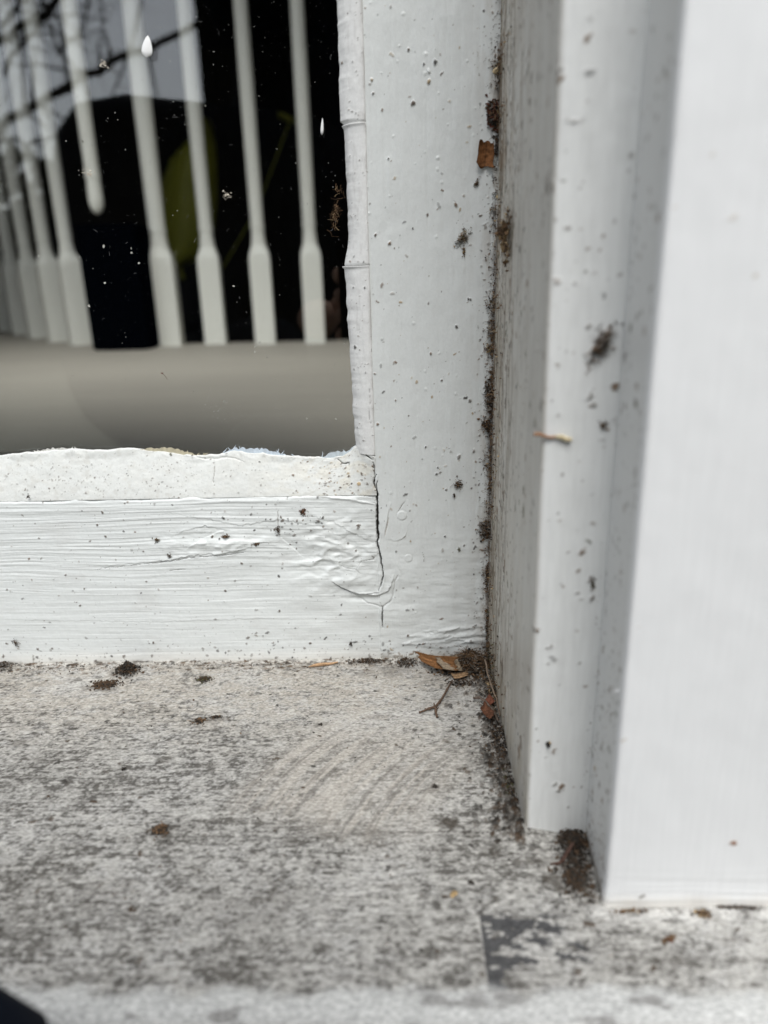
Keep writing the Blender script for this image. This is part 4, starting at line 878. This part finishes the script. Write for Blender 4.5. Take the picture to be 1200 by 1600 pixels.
tag(mb.build('glass_dust', M_DEB), 'pale dust specks and fine scratches over the glass pane', 'dust', kind='stuff')
# slivers of pale and bluish old paint smeared on the glass above the putty
mb = MB()
for (x0, x1, yb, amp, col) in ((215, 325, 704, 7, (.50, .46, .33)), (345, 460, 707, 9, (.55, .63, .70)), (500, 556, 707, 10, (.55, .62, .66)), (40, 120, 704, 4, (.6, .6, .56))):
    n = int((x1 - x0) / 3); top = []; bot = []
    for i in range(n + 1):
        x = x0 + (x1 - x0) * i / n; e = math.sin(math.pi * i / n) ** .8; be = float(np.interp(x, [q[0] for q in edge_px], [q[1] for q in edge_px]))
        top.append(Vector(G(x, be + 3 - (3 + amp * .8) * e * random.uniform(.6, 1.1)))); bot.append(Vector(G(x, be + 6)))
    k = len(top); th = Vector((0, -.00025, 0))
    V = [p + th for p in top] + [p + th for p in bot] + top + bot
    fs = [(i, i + 1, k + i + 1, k + i) for i in range(k - 1)] + [(2 * k + i + 1, 2 * k + i, i, i + 1) for i in range(k - 1)]
    mb.add(V, fs, col, .15)
    for i in range(int(n * .35)):
        x = random.uniform(x0, x1); be = float(np.interp(x, [q[0] for q in edge_px], [q[1] for q in edge_px])); a = Vector(G(x, be)); b = Vector(G(x + random.uniform(-4, 8), be - amp * random.uniform(.3, 1.0)))
        mb.tube([a, a.lerp(b, .5) + Vector((.0002, -.0001, 0)), b], [.0003, .00018, .00005], col, 4, .15)
o = mb.build('paint_smear', attr_mat('old paint smear', .5, 800, (1, 1, 1), .3, .0001, .08), sash); o['kind'] = 'stuff'

# ================================================================== INTERIOR seen through the glass
ZF = -0.12
M_IFLOOR = plain_mat('interior floor', (.37, .345, .30), .7, 3, .12, .1, .002, (1, 6, 1))
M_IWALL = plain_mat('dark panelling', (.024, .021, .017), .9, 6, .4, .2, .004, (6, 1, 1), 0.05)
M_BAL = plain_mat('white baluster paint', (.80, .80, .74), .5, 30, .05, .1, .001)
_q = [onZ(*t, ZF) for t in ((118, 540), (-36, 508), (262, 541), (575, 536))]
_fl = [(-1.6, .016), (1.0, .016), (1.0, _q[3][1] + .062), (_q[2][0] - .12, _q[2][1] + .062), (_q[0][0] + .03, _q[0][1] + .075), (_q[1][0], _q[1][1] + .075), (-1.6, _q[1][1] + .5)]
mb = MB(); mb.add([(x, y, ZF) for x, y in _fl] + [(x, y, ZF - .2) for x, y in _fl], [tuple(range(7)), tuple(range(13, 6, -1))] + [(k, 7 + k, 7 + (k + 1) % 7, (k + 1) % 7) for k in range(7)], (1, 1, 1), 0); fl = mb.build('interior_floor', M_IFLOOR)
mb = MB(); mb.box((-4.5, 1.0, -.80), (.9, 4.2, -.75)); o = mb.build('lower_floor', M_IWALL); tag(o, kind='structure'); tag(fl, kind='structure')
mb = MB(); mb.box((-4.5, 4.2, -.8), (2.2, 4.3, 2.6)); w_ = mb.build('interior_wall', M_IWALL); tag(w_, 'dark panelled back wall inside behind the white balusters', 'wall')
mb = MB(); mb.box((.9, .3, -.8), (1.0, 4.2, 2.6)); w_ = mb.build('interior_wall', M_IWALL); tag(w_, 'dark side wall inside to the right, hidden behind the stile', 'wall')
mb = MB(); mb.box((-4.5, .40, 1.22), (2.2, 4.3, 1.30)); o = mb.build('added_shade_ceiling', M_IWALL); tag(o, kind='structure')  # unseen part ceiling, added to block skylight and dim the interior
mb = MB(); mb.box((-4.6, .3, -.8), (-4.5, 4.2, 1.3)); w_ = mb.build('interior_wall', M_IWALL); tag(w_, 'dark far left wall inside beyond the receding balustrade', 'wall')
mb = MB(); mb.box((-1.42, .05, ZF), (-1.36, 1.9, 1.21)); w_ = mb.build('interior_wall', M_IWALL); tag(w_, 'short dark wall added out of view inside to dim the receding balustrade', 'wall')  # added outside the view to keep light off the left balusters
def baluster(parent, x, y, rot=0.0, sc=1.0, base=True, z0=ZF, hb=.155):
    """turned spindle: square foot, chamfered shoulder, swelling round shaft"""
    mb = MB(); n = 20
    rings = []
    hw = .028 * sc
    if base: rings += [(0, hw, 1), (hb, hw, 1), (hb + .012, hw * .97, .8), (hb + .030, hw * .70, .2)]
    else: rings += [(0.0, hw * .15, 0), (.004, hw * .4, 0), (.012, hw * .58, 0), (.022, hw * .66, 0)]
    rings += [(hb + .045, hw * .63, 0), (hb + .055, hw * .60, 0), (hb + .062, hw * .66, 0), (hb + .070, hw * .62, 0), (hb + .30, hw * .66, 0), (hb + .60, hw * .58, 0), (hb + 1.0, hw * .55, 0)]
    V = []
    for (z, r, q) in rings:
        for i in range(n):
            a = 2 * math.pi * (i + .5) / n; c_, s__ = math.cos(a), math.sin(a)
            sq = r / max(abs(c_), abs(s__)); rr = q * min(sq, r * 1.36) + (1 - q) * r
            X_, Y_ = rr * c_, rr * s__; cr_, sr = math.cos(rot), math.sin(rot)
            V.append((x + X_ * cr_ - Y_ * sr, y + X_ * sr + Y_ * cr_, z0 + z))
    mb.add(V, [(j * n + i, j * n + (i + 1) % n, (j + 1) * n + (i + 1) % n, (j + 1) * n + i) for j in range(len(rings) - 1) for i in range(n)] + [tuple(range(n))[::-1], tuple(range((len(rings) - 1) * n, len(rings) * n))], (1, 1, 1), 0)
    return mb.build('baluster', M_BAL, parent)
r1 = empty('balustrade', tuple(onZ(370, 545, ZF))); tag(r1, 'white balustrade of four spaced turned spindles inside, facing the window', 'balustrade')
for (px, py, k_) in ((262, 541, .92), (335, 538, .76), (413, 538, .72), (491, 537, .70)):
    p = onZ(px, py, ZF); baluster(r1, p[0], p[1] + .02, .12, k_)
pR = onZ(575, 536, ZF); baluster(r1, pR[0], pR[1] + .02, .12, .72)
a = onZ(491, 537, ZF); b = onZ(262, 541, ZF)
mb = MB(); mb.box((-.60, a[1] - .05 + .03, ZF + 1.15), (.3, a[1] + .07, ZF + 1.22)); mb.build('handrail', M_BAL, r1)
r2 = empty('balustrade', tuple(onZ(60, 535, ZF))); tag(r2, 'white balustrade receding away inside, its square feet nearly touching', 'balustrade')
for k, (px, py) in enumerate(((118, 540), (84, 535), (54, 529), (28, 523), (5, 518), (-16, 513), (-36, 508))):
    p = onZ(px, py, ZF); baluster(r2, p[0], p[1] + .03, .65, .78 + .05 * k)
p = onZ(165, 549, ZF); baluster(r2, p[0] + .01, p[1] + .03, .65, .72, False, ZF + .243, .0)
pa, pb_ = onZ(118, 540, ZF), onZ(-36, 508, ZF)
mb = MB(); mb.tube([(pa[0], pa[1] + .03, ZF + 1.16), (pb_[0], pb_[1] + .03, ZF + 1.16)], .03, (1, 1, 1), 8, 0); mb.build('handrail', M_BAL, r2)
# black box in front of the gap
c = onZ(192, 548, ZF)
M_BLACK = plain_mat('black lacquer', (.0006, .001, .0018), 1.0, 20, .3, .1, .002, spec=0.0)
mb = MB(); mb.box((c[0] - .060, c[1] + .002, ZF), (c[0] + .05, c[1] + .10, ZF + .225)); bx = mb.build('storage_box', M_BLACK)
mod = bx.modifiers.new('bevel', 'BEVEL'); mod.width = .008; mod.segments = 3
tag(bx, 'black upright box standing in the gap between the two balustrades', 'box')
# house plant with one broad olive leaf
plant = empty('house_plant', tuple(onZ(300, 520, ZF) + np.array([0, .35, 0]))); tag(plant, 'house plant with broad olive green leaf behind the spaced balusters', 'plant')
M_LEAF = plain_mat('olive leaf', (.27, .27, .03), .5, 12, .35, .3, .003)
yl = plant.location.y
def Lf(px, py): return Vector(onY(px, py, yl))
def leafmesh(rows, name='leaf'):
    V = []; 
    for (l, r_, yv) in rows:
        L_, R__ = Lf(l, yv), Lf(r_, yv)
        for k in range(7): t_ = k / 6; V.append(L_.lerp(R__, t_) + Vector((0, -.05 * math.sin(math.pi * t_), 0)))
    n = len(V); V2 = [v + Vector((0, .003, 0)) for v in V]; fs = []
    for j in range(len(rows) - 1):
        for k in range(6):
            q = (j * 7 + k, j * 7 + k + 1, (j + 1) * 7 + k + 1, (j + 1) * 7 + k); fs.append(q); fs.append(tuple(n + i for i in q[::-1]))
    rim = list(range(7)) + [j * 7 + 6 for j in range(1, len(rows))] + [(len(rows) - 1) * 7 + k for k in range(5, -1, -1)] + [j * 7 for j in range(len(rows) - 2, 0, -1)]
    for k in range(len(rim)): a_, b_ = rim[k], rim[(k + 1) % len(rim)]; fs.append((b_, a_, n + a_, n + b_))
    mb = MB(); mb.add([tuple(v) for v in V + V2], fs, (1, 1, 1), 0); return mb.build(name, M_LEAF, plant, True)
leafmesh([(326, 329, 188), (308, 333, 206), (286, 337, 226), (266, 339, 248), (253, 340, 285), (252, 339, 320), (250, 336, 350), (252, 330, 380), (258, 318, 400), (268, 296, 412), (278, 282, 418)])
leafmesh([(434, 446, 180), (438, 466, 186), (450, 468, 192), (458, 462, 196)])
mb = MB(); mb.tube([Lf(280, 415), Lf(290, 450), Vector((Lf(292, 470).x, yl, ZF + .10))], [.006, .008, .010], (1, 1, 1), 8, 0); mb.tube([Lf(452, 192), Lf(400, 330), Vector((Lf(330, 470).x, yl, ZF + .10))], .002, (1, 1, 1), 6, 0)
mb.build('stem', M_LEAF, plant)
M_POT = plain_mat('dark glazed pot', (.010, .010, .010), .5, 12, .3, .2, .003)
mb = MB(); px_ = Lf(292, 470).x
mb.tube([(px_, yl, -.75), (px_, yl, -.70), (px_, yl, ZF - .02), (px_, yl, ZF + .01), (px_, yl, ZF + .12), (px_, yl, ZF + .13)], [.10, .04, .04, .06, .08, .085], (1, 1, 1), 20, 0); mb.build('pot', M_POT, plant)

# ================================================================== OUTSIDE, behind the camera (seen mirrored in the glass; also shades and lights the window)
ZG = -0.80
M_GROUND = plain_mat('garden ground', (.10, .10, .075), .95, 2, .4, .4, .02)
mb = MB(); mb.box((-150, -150, ZG - .1), (150, 150, ZG)); o = mb.build('ground', M_GROUND); tag(o, kind='structure')
M_OWALL = plain_mat('painted render', (.55, .55, .52), .9, 40, .1, .3, .003)
mb = MB(); mb.box((-3.5, -.125, ZG), (2.5, .005, ZS - .050)); o = mb.build('house_wall', M_OWALL); tag(o, 'pale rendered house wall below the window sill', 'wall')
mb = MB(); mb.box((.262, -.12, ZS - .05), (2.5, .01, 1.6)); o = mb.build('house_wall', M_OWALL); tag(o, 'pale rendered house wall to the right of the front casing', 'wall')
# neighbour's dark timber wall, mirrored at the right of the pane
M_SHED = plain_mat('dark timber', (.008, .008, .007), .95, 8, .4, .4, .004, (8, 8, 1), 0.05)
d = ray(306, 50) * np.array([1, -1, 1]); h0 = np.array(onY(306, 50, YG)); k = 3.0 / 1.0
pe = h0 + d * (3.2 / abs(d[1])); 
shed = empty('garden_shed', (float(pe[0]) + .9, float(pe[1]) - .4, ZG)); tag(shed, 'dark timber garden shed across the garden, mirrored in the glass', 'shed')
for k in range(12):
    mb = MB(); x0 = float(pe[0]) + k * .17; mb.box((x0 + .003, float(pe[1]) - .025, ZG), (x0 + .167, float(pe[1]), 2.4)); mb.build('plank', M_SHED, shed)
mb = MB(); mb.box((float(pe[0]), float(pe[1]) - 1.6, ZG), (float(pe[0]) + 2.04, float(pe[1]) - .03, 2.35)); mb.build('body', M_SHED, shed)
mb = MB(); mb.box((float(pe[0]) + .0, float(pe[1]) - 1.7, 2.40), (float(pe[0]) + 2.1, float(pe[1]) + .02, 2.46)); mb.build('roof', M_SHED, shed)
# hedge along the far side
M_HEDGE = plain_mat('hedge leaves', (.020, .024, .012), .8, 5, .5, .3, .01)
mb = MB()
for _ in range(5200):
    x = random.uniform(-9, 4); y = -8 + random.uniform(-.5, .5); z = ZG + random.random() * (2.05 + .3 * mnoise.noise(Vector((x * .8, 0, 0))))
    mb.flake((x, y, z), random.uniform(.08, .20), (1, 1, 1), None, 0, .3, .004)
mb.box((-9, -8.3, ZG), (4, -7.9, ZG + 1.6))
tag(mb.build('hedge', M_HEDGE), 'dark clipped hedge across the garden, mirrored in the glass', 'hedge', kind='stuff')
# bare tree with long branches
M_BARK = plain_mat('bark', (.030, .026, .022), .9, 20, .4, .5, .01)
def rp(px, py, dist):
    h = np.array(onY(px, py, YG)); d = ray(px, py) * np.array([1, -1, 1]); return Vector(h + d * (dist / abs(d[1])))
tree = empty('bare_tree', tuple(rp(-120, 400, 5.0))); tree.location.z = ZG; tag(tree, 'bare leafless tree in the garden, its branches mirrored in the glass', 'tree')
tl = Vector(tree.location)
mb = MB(); mb.tube([tl, tl + Vector((.05, 0, 1.0)), tl + Vector((.02, 0, 2.0)), tl + Vector((-.1, 0, 3.4))], [.11, .09, .07, .03], (1, 1, 1), 10, 0); mb.build('trunk', M_BARK, tree)
def branch(pts, r0, r1):
    fine = []
    for i in range(len(pts) - 1):
        for k in range(5): fine.append(pts[i].lerp(pts[i + 1], k / 5) + Vector((random.gauss(0, 1), 0, random.gauss(0, 1))) * .012)
    fine.append(pts[-1]); n = len(fine); mb = MB(); mb.tube(fine, [r0 + (r1 - r0) * i / (n - 1) for i in range(n)], (1, 1, 1), 6, 0)
    for _ in range(n):
        i = random.randrange(n); p = fine[i]; d_ = Vector((random.gauss(0, 1), random.gauss(0, .3), random.gauss(.2, .8))).normalized(); L = random.uniform(.15, .6)
        mb.tube([p, p + d_ * L * .5 + Vector((0, 0, .03)), p + d_ * L], [r1 * .7, r1 * .5, r1 * .2], (1, 1, 1), 4, 0)
    mb.build('branch', M_BARK, tree)
branch([tl + Vector((.02, 0, 1.5)), rp(0, 195, 5), rp(60, 160, 5), rp(180, 97, 5), rp(310, 40, 5), rp(380, 5, 5)], .035, .016)
branch([tl + Vector((.0, 0, 1.9)), rp(0, 62, 5), rp(60, 30, 5), rp(110, -10, 5), rp(160, -60, 5)], .035, .014)
branch([rp(96, 80, 5), rp(130, 40, 5), rp(150, -40, 5)], .010, .006)
branch([rp(96, 80, 5), rp(75, 30, 5), rp(60, -40, 5)], .010, .006)
branch([rp(170, 90, 5), rp(158, 20, 5), rp(160, -60, 5)], .008, .005)
branch([tl + Vector((.0, 0, 1.3)), rp(0, 215, 5), rp(40, 225, 5), rp(90, 210, 5)], .02, .006)
branch([rp(0, 110, 5), rp(40, 60, 5), rp(90, 0, 5), rp(120, -50, 5)], .016, .006)
branch([rp(0, 40, 5), rp(30, 10, 5), rp(60, -30, 5)], .016, .006)

# ---- the photographer, crouched behind the phone
M_COAT = plain_mat('navy coat', (.005, .007, .012), .95, 60, .3, .3, .002, spec=0.05)
M_SKIN = plain_mat('skin', (.45, .28, .20), .55, 80, .1, .1, .0005)
M_PANTS = plain_mat('black trousers', (.006, .006, .007), .95, 120, .3, .3, .001, spec=0.05)
per = empty('person', (0, -.80, ZG)); tag(per, 'crouched person in a dark navy hooded coat holding up a phone, mirrored in the glass', 'person')
def skin_obj(name, verts, edges, radii, mat, root=0, sub=2):
    me = bpy.data.meshes.new(name); me.from_pydata(verts, edges, []); o = link(name, me, mat, per)
    md = o.modifiers.new('skin', 'SKIN'); md.use_smooth_shade = True
    for i, r in enumerate(radii):
        me.skin_vertices[0].data[i].radius = (r if hasattr(r, '__len__') else (r, r))
    for i in range(len(verts)): me.skin_vertices[0].data[i].use_root = (i == root)
    s_ = o.modifiers.new('sub', 'SUBSURF'); s_.levels = sub; s_.render_levels = sub
    return o
kc = CAM + ray(-235, 1562) * .118
kx, ky, kz = (float(v) for v in kc)
# body: pelvis, spine, head, arms, legs (one continuous figure)
V = [(-.14, -.95, -.42), (-.14, -.88, -.20), (-.14, -.74, .04), (-.13, -.68, .14), (-.12, -.64, .24), (-.11, -.60, .36), (-.11, -.60, .46),
     (-.285, -.56, .085), (-.300, -.54, -.14), (-.20, -.40, -.12), (-.095, -.335, -.045),
     (.01, -.66, .07), (.09, -.60, -.14), (.12, -.44, -.16), (.075, -.335, -.045),
     (-.13, -.90, -.42), (kx, ky, kz), (-.15, -.36, -.62), (-.15, -.33, -.755), (-.15, -.20, -.775),
     (-.02, -.92, -.42), (.05, -.48, -.32), (.05, -.62, -.66), (.05, -.64, -.755), (.05, -.50, -.775),
     (-.12, -.60, -.30), (.02, -.66, -.36)]
E_ = [(0, 1), (1, 2), (2, 3), (3, 4), (4, 5), (5, 6), (2, 7), (7, 8), (8, 9), (9, 10), (2, 11), (11, 12), (12, 13), (13, 14), (0, 15), (15, 25), (25, 16), (16, 17), (17, 18), (18, 19), (0, 20), (20, 26), (26, 21), (21, 22), (22, 23), (23, 24)]
Rr = [(.16, .13), (.17, .13), (.19, .13), (.10, .09), (.06, .06), (.10, .11), (.075, .09), .135, .125, .060, .036, .085, .060, .048, .036, .10, .046, .050, .045, .035, .10, .060, .050, .045, .035, .08, .085]
skin_obj('body', V, E_, Rr, M_COAT)
# hood as a shell over the head
V = [(-.12, -.66, .22), (-.11, -.65, .38), (-.11, -.64, .50)]
skin_obj('hood', V, [(0, 1), (1, 2)], [(.13, .10), (.135, .12), (.09, .08)], M_COAT)
# face with nose
V = [(-.11, -.505, .28), (-.11, -.490, .34), (-.11, -.498, .41), (-.11, -.470, .335)]
skin_obj('face', V, [(0, 1), (1, 2), (1, 3)], [(.05, .03), (.068, .04), (.06, .035), .010], M_SKIN)
# hands with fingers on the phone edges
def hand(sx):
    wr = Vector((sx * .085, -.335, -.045)); palm = Vector((sx * .060, -.318, -.020))
    V = [tuple(wr), tuple(palm)]; E2 = [(0, 1)]; R2 = [.022, (.022, .016)]
    skin_obj('hand', V, E2, R2, M_SKIN)
    for i in range(4):
        z = -.035 + i * .020; b_ = palm + Vector((-sx * .004, .003, z * .8)); L = (.9, 1.05, 1.0, .8)[i]
        pts = [b_, b_ + Vector((-sx * .006 * L, .009, .002)), b_ + Vector((-sx * .016 * L, .010, .003)), b_ + Vector((-sx * .024 * L, .006, .003))]
        pts = [Vector((p.x, min(p.y, -.3125), p.z)) for p in pts]
        skin_obj('finger', [tuple(p) for p in pts], [(0, 1), (1, 2), (2, 3)], [.0085, .008, .0075, .006], M_SKIN, 0, 1)
    b_ = palm + Vector((0, -.012, -.01)); pts = [b_, b_ + Vector((-sx * .015, -.008, .018)), b_ + Vector((-sx * .028, -.006, .032))]
    skin_obj('thumb', [tuple(p) for p in pts], [(0, 1), (1, 2)], [.011, .0095, .0075], M_SKIN, 0, 1)
hand(-1); hand(1)
# phone slab just behind the lens
mb = MB(); mb.box((-.052, -.3115, -.115), (.020, -.3035, .030)); ph = mb.build('phone', M_BLACK); mod = ph.modifiers.new('bevel', 'BEVEL'); mod.width = .003; mod.segments = 3
tag(ph, 'black phone held up by the crouched person, facing the window', 'phone')
